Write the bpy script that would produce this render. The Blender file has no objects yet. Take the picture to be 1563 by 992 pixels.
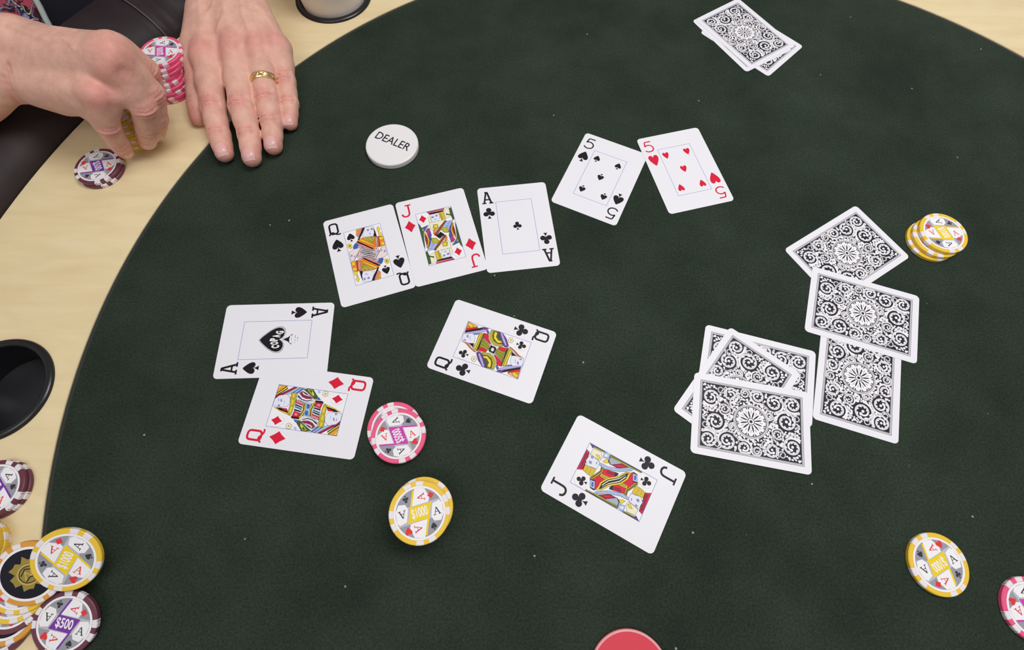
import bpy, bmesh, math, random
import numpy as np
from mathutils import Vector, Matrix
from mathutils.geometry import tessellate_polygon

# ---------------------------------------------------------------- camera, light, exposure
SC = bpy.context.scene
COL = SC.collection
MM = 0.001                                   # lengths below are millimetres; felt surface is z = 0

def srgb(h):
    h = h.lstrip('#')
    out = []
    for i in (0, 2, 4):
        c = int(h[i:i+2], 16) / 255
        out.append(c / 12.92 if c <= 0.04045 else ((c + 0.055) / 1.055) ** 2.4)
    return (*out, 1.0)

cam_d = bpy.data.cameras.new('camera')
cam = bpy.data.objects.new('camera', cam_d)
COL.objects.link(cam)
cam_d.sensor_fit = 'HORIZONTAL'
cam_d.sensor_width = 36.0
cam_d.lens = 36.0 * 781.58 / 1563.0
cam_d.clip_start = 0.01
cam.location = (0, 0, 0.38524)
_p, _r = math.radians(22.546), math.radians(1.128)
R0, U0, F0 = Vector((1, 0, 0)), Vector((0, math.cos(_p), math.sin(_p))), Vector((0, math.sin(_p), -math.cos(_p)))
R1 = R0 * math.cos(_r) + U0 * math.sin(_r)
U1 = -R0 * math.sin(_r) + U0 * math.cos(_r)
M3 = Matrix((R1, U1, -F0)).transposed()
cam.rotation_euler = M3.to_euler()
SC.camera = cam

world = bpy.data.worlds.new('world')
SC.world = world
world.use_nodes = True
bg = world.node_tree.nodes['Background']
bg.inputs[0].default_value = (1.0, 0.985, 0.98, 1)
bg.inputs[1].default_value = 0.31

def area(name, loc, size, power, rot=(0, 0, 0), col=(1, 0.98, 0.96)):
    d = bpy.data.lights.new(name, 'AREA')
    d.shape = 'RECTANGLE'
    d.size, d.size_y = size
    d.energy = power
    d.color = col
    o = bpy.data.objects.new(name, d)
    o.location = loc
    o.rotation_euler = rot
    COL.objects.link(o)
    return o
area('ceiling_panel_light', (0.42, 0.40, 1.25), (0.8, 0.5), 11.5)
area('ceiling_panel_light', (-0.6, -0.6, 1.75), (1.2, 0.6), 8)

SC.view_settings.view_transform = 'Standard'
SC.view_settings.look = 'None'
SC.view_settings.exposure = 0.0
SC.view_settings.gamma = 1.0
SC.view_settings.use_curve_mapping = False

# ---------------------------------------------------------------- materials
def new_mat(name):
    m = bpy.data.materials.new(name)
    m.use_nodes = True
    nt = m.node_tree
    return m, nt, nt.nodes['Principled BSDF']
_mats = {}
def mat(name, hexcol, rough=0.5, metal=0.0, spec=0.5, coat=0.0):
    if name in _mats:
        return _mats[name]
    m, nt, b = new_mat(name)
    b.inputs['Base Color'].default_value = srgb(hexcol)
    b.inputs['Roughness'].default_value = rough
    b.inputs['Metallic'].default_value = metal
    b.inputs['Specular IOR Level'].default_value = spec
    b.inputs['Coat Weight'].default_value = coat
    m.diffuse_color = srgb(hexcol)
    _mats[name] = m
    return m
def node(nt, t, **kw):
    n = nt.nodes.new(t)
    for k, v in kw.items():
        if k in n.inputs:
            n.inputs[k].default_value = v
        else:
            setattr(n, k, v)
    return n
def ramp(nt, stops, interp='LINEAR'):
    n = nt.nodes.new('ShaderNodeValToRGB')
    n.color_ramp.interpolation = interp
    el = n.color_ramp.elements
    while len(el) < len(stops):
        el.new(0.5)
    for e, (p, c) in zip(el, stops):
        e.position = p
        e.color = srgb(c) if isinstance(c, str) else c
    return n

def felt_material():
    m, nt, b = new_mat('green_felt')
    tc = node(nt, 'ShaderNodeTexCoord')
    big = node(nt, 'ShaderNodeTexNoise', Scale=11.0, Detail=7.0, Roughness=0.6)
    fine = node(nt, 'ShaderNodeTexNoise', Scale=620.0, Detail=4.0, Roughness=0.8)
    lint = node(nt, 'ShaderNodeTexVoronoi', Scale=55.0)
    for n in (big, fine, lint):
        nt.links.new(tc.outputs['Object'], n.inputs['Vector'])
    r1 = ramp(nt, [(0.3, FELT[0]), (0.7, FELT[1])])
    nt.links.new(big.outputs['Fac'], r1.inputs[0])
    r2 = ramp(nt, [(0.3, (0.5, 0.5, 0.5, 1)), (0.72, (1.5, 1.5, 1.5, 1))])
    nt.links.new(fine.outputs['Fac'], r2.inputs[0])
    mul = node(nt, 'ShaderNodeMix', data_type='RGBA', blend_type='MULTIPLY')
    mul.inputs[0].default_value = 1.0
    nt.links.new(r1.outputs[0], mul.inputs[6]); nt.links.new(r2.outputs[0], mul.inputs[7])
    r3 = ramp(nt, [(0.0, (1, 1, 1, 1)), (0.03, (1, 1, 1, 1)), (0.05, (0, 0, 0, 1))])
    nt.links.new(lint.outputs['Distance'], r3.inputs[0])
    gate = node(nt, 'ShaderNodeMath', operation='GREATER_THAN')
    sep = node(nt, 'ShaderNodeSeparateColor')
    nt.links.new(lint.outputs['Color'], sep.inputs[0])
    nt.links.new(sep.outputs[0], gate.inputs[0]); gate.inputs[1].default_value = 0.82
    mm = node(nt, 'ShaderNodeMath', operation='MULTIPLY')
    nt.links.new(r3.outputs[0], mm.inputs[0]); nt.links.new(gate.outputs[0], mm.inputs[1])
    mix = node(nt, 'ShaderNodeMix', data_type='RGBA')
    nt.links.new(mm.outputs[0], mix.inputs[0])
    nt.links.new(mul.outputs[2], mix.inputs[6])
    mix.inputs[7].default_value = srgb('#8f988f')
    nt.links.new(mix.outputs[2], b.inputs['Base Color'])
    b.inputs['Roughness'].default_value = 0.95
    b.inputs['Specular IOR Level'].default_value = 0.05
    b.inputs['Sheen Weight'].default_value = 0.02
    bump = node(nt, 'ShaderNodeBump', Strength=0.3, Distance=0.0004)
    nt.links.new(fine.outputs['Fac'], bump.inputs['Height'])
    nt.links.new(bump.outputs[0], b.inputs['Normal'])
    return m
FELT = ('#252f28', '#353f34')

def wood_material():
    m, nt, b = new_mat('pale_maple_wood')
    tc = node(nt, 'ShaderNodeTexCoord')
    mp = node(nt, 'ShaderNodeMapping')
    mp.inputs['Rotation'].default_value = (0, 0, math.radians(-38))
    mp.inputs['Scale'].default_value = (6.0, 30.0, 6.0)
    nt.links.new(tc.outputs['Object'], mp.inputs['Vector'])
    g = node(nt, 'ShaderNodeTexNoise', Scale=2.2, Detail=6.0, Roughness=0.62, Distortion=0.4)
    nt.links.new(mp.outputs[0], g.inputs['Vector'])
    big = node(nt, 'ShaderNodeTexNoise', Scale=7.0, Detail=3.0)
    nt.links.new(tc.outputs['Object'], big.inputs['Vector'])
    r1 = ramp(nt, [(0.2, '#e0cca0'), (0.5, '#ead8ae'), (0.8, '#f1e2bc')])
    nt.links.new(g.outputs['Fac'], r1.inputs[0])
    r2 = ramp(nt, [(0.3, (0.93, 0.90, 0.88, 1)), (0.7, (1.03, 1.03, 1.0, 1))])
    nt.links.new(big.outputs['Fac'], r2.inputs[0])
    mul = node(nt, 'ShaderNodeMix', data_type='RGBA', blend_type='MULTIPLY')
    mul.inputs[0].default_value = 1.0
    nt.links.new(r1.outputs[0], mul.inputs[6]); nt.links.new(r2.outputs[0], mul.inputs[7])
    nt.links.new(mul.outputs[2], b.inputs['Base Color'])
    b.inputs['Roughness'].default_value = 0.5
    b.inputs['Specular IOR Level'].default_value = 0.3
    bump = node(nt, 'ShaderNodeBump', Strength=0.15, Distance=0.0004)
    nt.links.new(g.outputs['Fac'], bump.inputs['Height'])
    nt.links.new(bump.outputs[0], b.inputs['Normal'])
    return m

def leather_material():
    m, nt, b = new_mat('dark_brown_vinyl')
    tc = node(nt, 'ShaderNodeTexCoord')
    v = node(nt, 'ShaderNodeTexVoronoi', Scale=700.0)
    n = node(nt, 'ShaderNodeTexNoise', Scale=25.0, Detail=3.0)
    nt.links.new(tc.outputs['Object'], v.inputs['Vector']); nt.links.new(tc.outputs['Object'], n.inputs['Vector'])
    r = ramp(nt, [(0.3, '#2b2427'), (0.7, '#372e30')])
    nt.links.new(n.outputs['Fac'], r.inputs[0]); nt.links.new(r.outputs[0], b.inputs['Base Color'])
    b.inputs['Roughness'].default_value = 0.58
    b.inputs['Specular IOR Level'].default_value = 0.28
    bump = node(nt, 'ShaderNodeBump', Strength=0.12, Distance=0.0003)
    nt.links.new(v.outputs['Distance'], bump.inputs['Height']); nt.links.new(bump.outputs[0], b.inputs['Normal'])
    return m

def skin_material():
    m, nt, b = new_mat('skin')
    at = node(nt, 'ShaderNodeAttribute', attribute_name='Col')
    tc = node(nt, 'ShaderNodeTexCoord')
    n1 = node(nt, 'ShaderNodeTexNoise', Scale=110.0, Detail=4.0, Roughness=0.6)
    n2 = node(nt, 'ShaderNodeTexVoronoi', Scale=650.0)
    n3 = node(nt, 'ShaderNodeTexNoise', Scale=420.0, Detail=2.0)
    for n in (n1, n2, n3):
        nt.links.new(tc.outputs['Object'], n.inputs['Vector'])
    r = ramp(nt, [(0.3, (0.88, 0.84, 0.84, 1)), (0.7, (1.06, 1.08, 1.08, 1))])
    nt.links.new(n1.outputs['Fac'], r.inputs[0])
    mul = node(nt, 'ShaderNodeMix', data_type='RGBA', blend_type='MULTIPLY')
    mul.inputs[0].default_value = 1.0
    nt.links.new(at.outputs['Color'], mul.inputs[6]); nt.links.new(r.outputs[0], mul.inputs[7])
    nt.links.new(mul.outputs[2], b.inputs['Base Color'])
    b.inputs['Roughness'].default_value = 0.52
    b.inputs['Specular IOR Level'].default_value = 0.35
    b.inputs['Subsurface Weight'].default_value = 0.25
    b.inputs['Subsurface Radius'].default_value = (1.0, 0.35, 0.2)
    b.inputs['Subsurface Scale'].default_value = 0.0025
    add = node(nt, 'ShaderNodeMath', operation='ADD')
    nt.links.new(n2.outputs['Distance'], add.inputs[0]); nt.links.new(n3.outputs['Fac'], add.inputs[1])
    bump = node(nt, 'ShaderNodeBump', Strength=0.22, Distance=0.0005)
    nt.links.new(add.outputs[0], bump.inputs['Height']); nt.links.new(bump.outputs[0], b.inputs['Normal'])
    return m

def shirt_material():
    m, nt, b = new_mat('patterned_shirt_cloth')
    tc = node(nt, 'ShaderNodeTexCoord')
    w = node(nt, 'ShaderNodeTexNoise', Scale=38.0, Detail=2.0, Distortion=1.6)
    d = node(nt, 'ShaderNodeTexNoise', Scale=120.0, Detail=1.0, Distortion=0.6)
    for n in (w, d):
        nt.links.new(tc.outputs['Object'], n.inputs['Vector'])
    r = ramp(nt, [(0.0, '#b0485c'), (0.47, '#b0485c'), (0.475, '#1c181c'), (0.51, '#e3dcc0'), (0.53, '#1c181c'), (0.56, '#8d8fc8'), (0.59, '#241c22'), (0.62, '#a83d54')], 'CONSTANT')
    nt.links.new(w.outputs['Fac'], r.inputs[0])
    r2 = ramp(nt, [(0.0, (0.12, 0.10, 0.12, 1)), (0.36, (0.12, 0.10, 0.12, 1)), (0.40, (1, 1, 1, 1))])
    nt.links.new(d.outputs['Fac'], r2.inputs[0])
    mul = node(nt, 'ShaderNodeMix', data_type='RGBA', blend_type='MULTIPLY')
    mul.inputs[0].default_value = 1.0
    nt.links.new(r.outputs[0], mul.inputs[6]); nt.links.new(r2.outputs[0], mul.inputs[7])
    nt.links.new(mul.outputs[2], b.inputs['Base Color'])
    b.inputs['Roughness'].default_value = 0.85
    return m

# ---------------------------------------------------------------- object helpers
def mesh_obj(name, verts, faces, mats, parent=None, mi=None, smooth=False, loc=None, rot=None):
    me = bpy.data.meshes.new(name)
    me.from_pydata([tuple(v) for v in verts], [], [tuple(f) for f in faces])
    for m in mats:
        me.materials.append(m)
    if mi is not None:
        me.polygons.foreach_set('material_index', mi)
    if smooth:
        me.polygons.foreach_set('use_smooth', [True] * len(me.polygons))
    me.update()
    o = bpy.data.objects.new(name, me)
    COL.objects.link(o)
    if parent: o.parent = parent
    if loc: o.location = loc
    if rot: o.rotation_euler = rot
    return o
def empty(name, loc=(0, 0, 0), rot=(0, 0, 0)):
    o = bpy.data.objects.new(name, None)
    o.empty_display_size = 0.02
    COL.objects.link(o)
    o.location = loc; o.rotation_euler = rot
    return o
def tag(o, label=None, cat=None, group=None, kind=None):
    if label: o['label'] = label
    if cat: o['category'] = cat
    if group: o['group'] = group
    if kind: o['kind'] = kind
    return o
def copy_tree(o, parent=None):
    c = o.copy()
    COL.objects.link(c)
    c.parent = parent
    for ch in o.children:
        copy_tree(ch, c)
    return c
def lathe(profile, n=96, a0=0.0, a1=2 * math.pi):
    """profile: list of (r, z) in mm; returns verts (m), faces"""
    full = abs(a1 - a0 - 2 * math.pi) < 1e-6
    k = n if full else n + 1
    V, F = [], []
    for i in range(k):
        a = a0 + (a1 - a0) * i / n
        for r, z in profile:
            V.append((r * math.cos(a) * MM, r * math.sin(a) * MM, z * MM))
    p = len(profile)
    for i in range(n):
        j = (i + 1) % k
        for q in range(p - 1):
            F.append((i * p + q, j * p + q, j * p + q + 1, i * p + q + 1))
    return V, F
def box_vf(cx, cy, cz, sx, sy, sz):
    V = [((cx + dx * sx / 2) * MM, (cy + dy * sy / 2) * MM, (cz + dz * sz / 2) * MM) for dx in (-1, 1) for dy in (-1, 1) for dz in (-1, 1)]
    F = [(0, 1, 3, 2), (4, 6, 7, 5), (0, 4, 5, 1), (2, 3, 7, 6), (0, 2, 6, 4), (1, 5, 7, 3)]
    return V, F
def tube(pts, r, n=8):
    V, F = [], []
    P = [Vector(p) for p in pts]
    for i, p in enumerate(P):
        d = (P[min(i + 1, len(P) - 1)] - P[max(i - 1, 0)]).normalized()
        s = d.cross(Vector((0.1, 0.2, 1))).normalized(); t = s.cross(d)
        for k in range(n):
            a = 2 * math.pi * k / n
            V.append((p + (s * math.cos(a) + t * math.sin(a)) * r) * MM)
    for i in range(len(P) - 1):
        for k in range(n):
            F.append((i * n + k, i * n + (k + 1) % n, (i + 1) * n + (k + 1) % n, (i + 1) * n + k))
    F.append(tuple(range(n))[::-1]); F.append(tuple((len(P) - 1) * n + k for k in range(n)))
    return V, F

# flat print: polygons laid in hair-thin layers of ink on a surface
INK = {'black': '#1d1a20', 'red': '#d81e3c', 'blue': '#3d62b4', 'frame': '#7488cf', 'gold': '#e2a640', 'gold2': '#f0c860',
       'yellow': '#ecd23c', 'wine': '#962848', 'lblue': '#a9c4ee', 'face': '#e6e6f4', 'slate': '#8390bb', 'olive': '#b8ac34',
       'pink': '#e08c92', 'navy': '#26264a', 'teal': '#4f8592', 'green': '#465e30', 'lime': '#b4c04c', 'cream': '#ece9cc',
       'orange': '#e8842f', 'purple': '#6c3c8c', 'lav': '#b4aee0', 'azure': '#3a7edc', 'rust': '#d8683c', 'olive2': '#7c8a30',
       'mustard': '#d8bc3a', 'grey': '#a9b2c6', 'ash': '#c6bcc4', 'rose': '#e9dcdc', 'peach': '#e8b08c', 'brown': '#7e3826',
       'dblue': '#3f6494', 'indigo': '#5650ac', 'magenta': '#bc3c80', 'white': '#f2f0f4', 'backblack': '#262432', 'greyline': '#8a8896',
       'silver': '#bdbdc6', 'silver2': '#a8a8b2', 'darksilver': '#9a9aa4', 'suitred': '#df3c40', 'suitblack': '#3a3a40',
       'panel_yellow': '#f0d022', 'panel_purple': '#7a3aa2', 'panel_pink': '#cc46ae', 'crestblack': '#1b1a26', 'crestgold': '#9a8742', 'crestgold2': '#c2ab5a'}
def ink(c):
    return mat('ink_' + c, INK[c], rough=0.45, spec=0.18)
class Art:
    dz = 0.002
    def __init__(self, z0):
        self.z = z0; self.V = []; self.F = []; self.M = []; self.names = []
    def mi(self, c):
        if c not in self.names: self.names.append(c)
        return self.names.index(c)
    def up(self):
        self.z += self.dz
    def poly(self, pts, c, up=True):
        if up: self.up()
        b = len(self.V)
        area2 = sum(pts[i][0] * pts[(i + 1) % len(pts)][1] - pts[(i + 1) % len(pts)][0] * pts[i][1] for i in range(len(pts)))
        pts = pts if area2 > 0 else pts[::-1]
        self.V += [(x, y, self.z) for x, y in pts]
        m = self.mi(c)
        if len(pts) > 4:
            for t in tessellate_polygon([[Vector((x, y, 0)) for x, y in pts]]):
                t = list(t)
                (ax, ay), (bx, by), (cx, cy) = (pts[q] for q in t)
                if (bx - ax) * (cy - ay) - (cx - ax) * (by - ay) < 0: t = t[::-1]
                self.F.append(tuple(b + q for q in t)); self.M.append(m)
        else:
            self.F.append(tuple(range(b, b + len(pts)))); self.M.append(m)
    def disc(self, x, y, r, c, n=20, ry=None, up=True):
        ry = r if ry is None else ry
        self.poly([(x + r * math.cos(2 * math.pi * k / n), y + ry * math.sin(2 * math.pi * k / n)) for k in range(n)], c, up)
    def stroke(self, pts, w, c, closed=False, up=True, joints=True, w1=None):
        """one mitred ribbon along a polyline"""
        if up: self.up()
        P = [p for i, p in enumerate(pts) if i == 0 or math.hypot(p[0] - pts[i - 1][0], p[1] - pts[i - 1][1]) > 1e-4]
        if closed and math.hypot(P[0][0] - P[-1][0], P[0][1] - P[-1][1]) < 1e-4: P.pop()
        n = len(P)
        if n < 2: return
        b = len(self.V); m = self.mi(c)
        def nrm(i, j):
            dx, dy = P[j][0] - P[i][0], P[j][1] - P[i][1]; L = math.hypot(dx, dy)
            return -dy / L, dx / L
        for i in range(n):
            h2 = (w if w1 is None else w + (w1 - w) * i / (n - 1)) / 2
            if closed: n0, n1 = nrm((i - 1) % n, i), nrm(i, (i + 1) % n)
            else:
                n0 = nrm(i - 1, i) if i else nrm(0, 1); n1 = nrm(i, i + 1) if i < n - 1 else n0
            sx, sy = n0[0] + n1[0], n0[1] + n1[1]; L2 = sx * sx + sy * sy
            k = min(2.0 / max(L2, 1e-6), 2.2)
            mx, my = sx * k * h2, sy * k * h2
            self.V += [(P[i][0] - mx, P[i][1] - my, self.z), (P[i][0] + mx, P[i][1] + my, self.z)]
        for i in range(n if closed else n - 1):
            j = (i + 1) % n
            self.F.append((b + 2 * i, b + 2 * j, b + 2 * j + 1, b + 2 * i + 1)); self.M.append(m)
    def text(self, s, x, y, h, c, rot=0.0, sx=1.0, bold=0.0, width=None):
        self.up()
        vs, fs = glyphs(s, bold)
        xs = [v[0] for v in vs]; ys = [v[1] for v in vs]
        cx, cy, k = (min(xs) + max(xs)) / 2, (min(ys) + max(ys)) / 2, h / (max(ys) - min(ys))
        if width: sx = width / ((max(xs) - min(xs)) * k)
        ca, sa = math.cos(rot), math.sin(rot)
        b = len(self.V); m = self.mi(c)
        for vx, vy in vs:
            px, py = (vx - cx) * k * sx, (vy - cy) * k
            self.V.append((x + px * ca - py * sa, y + px * sa + py * ca, self.z))
        for f in fs:
            self.F.append(tuple(b + i for i in f)); self.M.append(m)
    def merge(self, other, ang=0.0, dx=0.0, dy=0.0, sc=1.0):
        b = len(self.V); ca, sa = math.cos(ang), math.sin(ang)
        z0 = self.z
        zmax = z0
        for x, y, z in other.V:
            x, y = x * sc, y * sc
            self.V.append((x * ca - y * sa + dx, x * sa + y * ca + dy, z0 + z)); zmax = max(zmax, z0 + z)
        for f, m in zip(other.F, other.M):
            self.F.append(tuple(b + i for i in f)); self.M.append(self.mi(other.names[m]))
        self.z = zmax
    def build(self, name, parent=None):
        return mesh_obj(name, [(x * MM, y * MM, z * MM) for x, y, z in self.V], self.F, [ink(c) for c in self.names], parent, self.M)
_gl = {}
def glyphs(s, bold):
    key = (s, bold)
    if key not in _gl:
        cu = bpy.data.curves.new('glyph', 'FONT')
        cu.body = s; cu.offset = bold; cu.resolution_u = 3
        o = bpy.data.objects.new('glyph', cu)
        COL.objects.link(o)
        dg = bpy.context.evaluated_depsgraph_get(); dg.update()
        me = bpy.data.meshes.new_from_object(o.evaluated_get(dg))
        vs = [(v.co.x, v.co.y) for v in me.vertices]
        fs = []
        for p in me.polygons:
            q = list(p.vertices)
            if p.normal.z < 0: q = q[::-1]
            fs.append(q)
        _gl[key] = (vs, fs)
        bpy.data.objects.remove(o); bpy.data.meshes.remove(me); bpy.data.curves.remove(cu)
    return _gl[key]

def smooth_curve(pts, closed=False, k=5):
    out = []; n = len(pts)
    rng = range(n) if closed else range(n - 1)
    for i in rng:
        g = (lambda j: pts[j % n]) if closed else (lambda j: pts[max(0, min(n - 1, j))])
        p0, p1, p2, p3 = g(i - 1), g(i), g(i + 1), g(i + 2)
        for q in range(k):
            t = q / k
            out.append(tuple(0.5 * ((2 * b) + (-a + c) * t + (2 * a - 5 * b + 4 * c - d) * t * t + (-a + 3 * b - 3 * c + d) * t ** 3) for a, b, c, d in zip(p0, p1, p2, p3)))
    if not closed: out.append(pts[-1])
    return out

# ---------------------------------------------------------------- floor and table
CX, CY = 166.7, 124.7                         # table centre
FELT_R, RAIL_R, RAIL_Z = 505.0, 632.0, 2.0
FLOOR_Z = -760.0
m_felt, m_wood, m_vinyl = felt_material(), wood_material(), leather_material()
m_edge = mat('dark_felt_edge', '#3a3c38', 0.9, spec=0.1)
m_plastic = mat('black_plastic', '#19181b', 0.28, spec=0.5)
m_metal = mat('black_metal', '#202024', 0.4, spec=0.5)
m_seat = mat('chair_fabric', '#3a3a40', 0.9, spec=0.1)

V, F = box_vf(0, 0, FLOOR_Z - 10, 5000, 5000, 20)
fl, nt, b = new_mat('carpet_floor')
n = node(nt, 'ShaderNodeTexNoise', Scale=60.0, Detail=4.0)
rr = ramp(nt, [(0.3, '#6d675f'), (0.7, '#837c72')]); nt.links.new(n.outputs['Fac'], rr.inputs[0]); nt.links.new(rr.outputs[0], b.inputs['Base Color'])
b.inputs['Roughness'].default_value = 0.95
tag(mesh_obj('floor', V, F, [fl]), kind='structure')

table = tag(empty('poker_table', (CX * MM, CY * MM, FLOOR_Z * MM)), 'round poker table with dark green felt, pale wooden rail and dark padded edge', 'table')
TO = (0, 0, -FLOOR_Z * MM)                    # parts are modelled with the felt plane at z = 0
V, F = lathe([(0.0001, 0), (120, 0), (260, 0), (400, 0), (FELT_R, 0), (FELT_R, -4)], 160)
mesh_obj('felt_surface', V, F, [m_felt], table, loc=TO)
V, F = lathe([(FELT_R - 2.2, 0.02), (FELT_R - 1.2, 0.35), (FELT_R + 0.4, 0.35)], 200)
mesh_obj('felt_edging', V, F, [m_edge], table, loc=TO, smooth=True)

HOLES = [math.radians(131.38 + 360 / 7 * k) for k in range(7)]
HOLE_R, HOLE_D = 36.5, 559.2
def ring_pts(r, n, cx=0, cy=0):
    return [(cx + r * math.cos(2 * math.pi * k / n), cy + r * math.sin(2 * math.pi * k / n)) for k in range(n)]
loops = [ring_pts(RAIL_R - 1.5, 240), ring_pts(FELT_R + 1.0, 240)] + [ring_pts(HOLE_R, 40, HOLE_D * math.cos(a), HOLE_D * math.sin(a)) for a in HOLES]
V, F, off = [], [], []
for L in loops:
    off.append(len(V)); V += [(x * MM, y * MM, RAIL_Z * MM) for x, y in L]
for t in tessellate_polygon([[Vector((x, y, 0)) for x, y in L] for L in loops]):
    a, b_, c = (Vector(V[i]) for i in t)
    F.append(tuple(t) if (b_ - a).cross(c - a).z > 0 else tuple(t)[::-1])
def wall(loop_i, prof, r0, cx=0, cy=0):
    n = len(loops[loop_i]); prev = [off[loop_i] + k for k in range(n)]
    for r, z in prof:
        cur = []
        for k in range(n):
            a = 2 * math.pi * k / n
            cur.append(len(V)); V.append(((cx + r * math.cos(a)) * MM, (cy + r * math.sin(a)) * MM, z * MM))
        for k in range(n):
            F.append((prev[k], prev[(k + 1) % n], cur[(k + 1) % n], cur[k]))
        prev = cur
wall(0, [(RAIL_R, 0.8), (RAIL_R, -22)], RAIL_R)
wall(1, [(FELT_R + 0.3, 1.3), (FELT_R, -6)], FELT_R)
for i, a in enumerate(HOLES):
    wall(2 + i, [(HOLE_R, -18)], HOLE_R, HOLE_D * math.cos(a), HOLE_D * math.sin(a))
mesh_obj('wooden_rail', V, F, [m_wood], table, loc=TO)
prof = [(34.5, -62), (34.6, 0.5), (34.9, 3.2), (36.0, 4.6), (38.5, 4.9), (40.6, 4.0), (41.3, 2.6), (41.2, 2.0)]
prof = [(0.001, -64), (30, -64), (33, -63)] + prof
V, F = lathe(prof, 64)
ch0 = mesh_obj('cup_holder', V, F, [m_plastic], table, smooth=True)
for k, a in enumerate(HOLES):
    o = ch0 if k == 0 else ch0.copy()
    if k: COL.objects.link(o); o.parent = table
    o.location = (HOLE_D * math.cos(a) * MM, HOLE_D * math.sin(a) * MM, TO[2])
# padded armrest with a radial seam, the vinyl gathered into folds beside it
SEAM = math.radians(147.0)
ap = [(RAIL_R + 0.4, -20), (RAIL_R + 0.4, 2), (RAIL_R + 2, 9), (RAIL_R + 8, 17), (RAIL_R + 19, 24), (RAIL_R + 33, 28), (RAIL_R + 48, 29.5), (RAIL_R + 64, 28), (RAIL_R + 80, 23), (RAIL_R + 93, 14), (RAIL_R + 101, 2), (RAIL_R + 103, -12), (RAIL_R + 98, -26), (RAIL_R + 80, -34)]
ap = smooth_curve(ap, k=3)
NA = 720
V, F = [], []
for i in range(NA):
    a = SEAM + 2 * math.pi * i / NA
    da = math.degrees(SEAM - a) % 360          # degrees past the seam, clockwise
    for q, (r, z) in enumerate(ap):
        u = q / (len(ap) - 1)
        w = 0.0
        if 0.3 < da < 26:
            env = math.exp(-da / 11.0) * (1 - math.exp(-da / 0.8)) * math.sin(math.pi * min(1, u * 1.15)) ** 1.0
            w = 1.7 * env * (3.2 * math.sin(da * 1.9 + 3.4 * u + 0.8) + 1.8 * math.sin(da * 3.7 - 5.5 * u))
        d = math.exp(-(min(da, 360 - da) / 0.45) ** 2) * 2.2
        r2, z2 = r, z
        if z > -15:
            k = w - d
            nr, nz = (r - (RAIL_R + 50)) / 55, (z + 4) / 32
            L = math.hypot(nr, nz) + 1e-6
            r2 += k * nr / L; z2 += k * nz / L
        r2 = max(r2, RAIL_R + 0.3)
        V.append((r2 * math.cos(a) * MM, r2 * math.sin(a) * MM, z2 * MM))
p = len(ap)
for i in range(NA):
    j = (i + 1) % NA
    for q in range(p - 1):
        F.append((i * p + q, j * p + q, j * p + q + 1, i * p + q + 1))
arm = mesh_obj('padded_armrest', V, F, [m_vinyl], table, loc=TO, smooth=True)
pts = []
for q, (r, z) in enumerate(ap[4:34]):
    a = SEAM - math.radians(0.25)
    pts.append((r * math.cos(a), r * math.sin(a), z + 0.2))
V, F = tube(pts, 0.8)
mesh_obj('seam_piping', V, F, [mat('grey_piping', '#5f5659', 0.5)], arm, smooth=True)
V, F = lathe([(0.001, -6), (FELT_R + 10, -6), (FELT_R + 10, -24), (RAIL_R + 70, -34), (RAIL_R + 70, -46), (0.001, -46)], 96)
mesh_obj('table_base', V, F, [m_metal], table, loc=TO)
V, F = lathe([(70, -46), (55, -60), (45, -120), (45, -690), (60, -715), (300, -742), (300, -760), (0.001, -760)], 48)
mesh_obj('pedestal', V, F, [m_metal], table, loc=TO)

# paper cup standing in the far cup holder
a = HOLES[0]
V, F = lathe([(0.001, -61.5), (27, -61.5), (27, -63.4), (28, -63.6), (33.9, 3), (38.5, 52), (39.3, 54), (38.2, 55), (37.2, 52), (32.8, 0), (27.4, -58), (0.001, -58)], 64)
cup = mesh_obj('cup', V, F, [mat('cup_paper', '#eae0d8', 0.55, spec=0.3)], smooth=True, loc=((CX + HOLE_D * math.cos(a)) * MM, (CY + HOLE_D * math.sin(a)) * MM, 0))
tag(cup, 'off-white cup standing in the black cup holder at the top edge', 'cup')

# ---------------------------------------------------------------- playing cards
CW, CH, CT = 63.0, 88.0, 0.30
m_card = mat('card_plastic', '#ebeaf1', 0.42, spec=0.3)
def rrect(w, h, r, n=6):
    out = []
    for cx, cy, a0 in ((w / 2 - r, h / 2 - r, 0), (-w / 2 + r, h / 2 - r, 90), (-w / 2 + r, -h / 2 + r, 180), (w / 2 - r, -h / 2 + r, 270)):
        for k in range(n + 1):
            a = math.radians(a0 + 90 * k / n); out.append((cx + r * math.cos(a), cy + r * math.sin(a)))
    return out
_rr = rrect(CW, CH, 3.4)
_n = len(_rr)
_cv = [(x * MM, y * MM, 0) for x, y in _rr] + [(x * MM, y * MM, CT * MM) for x, y in _rr]
_cf = [tuple(range(_n))[::-1], tuple(range(_n, 2 * _n))] + [(k, (k + 1) % _n, _n + (k + 1) % _n, _n + k) for k in range(_n)]
card_mesh = bpy.data.meshes.new('playing_card')
card_mesh.from_pydata(_cv, [], _cf); card_mesh.materials.append(m_card); card_mesh.update()

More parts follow.
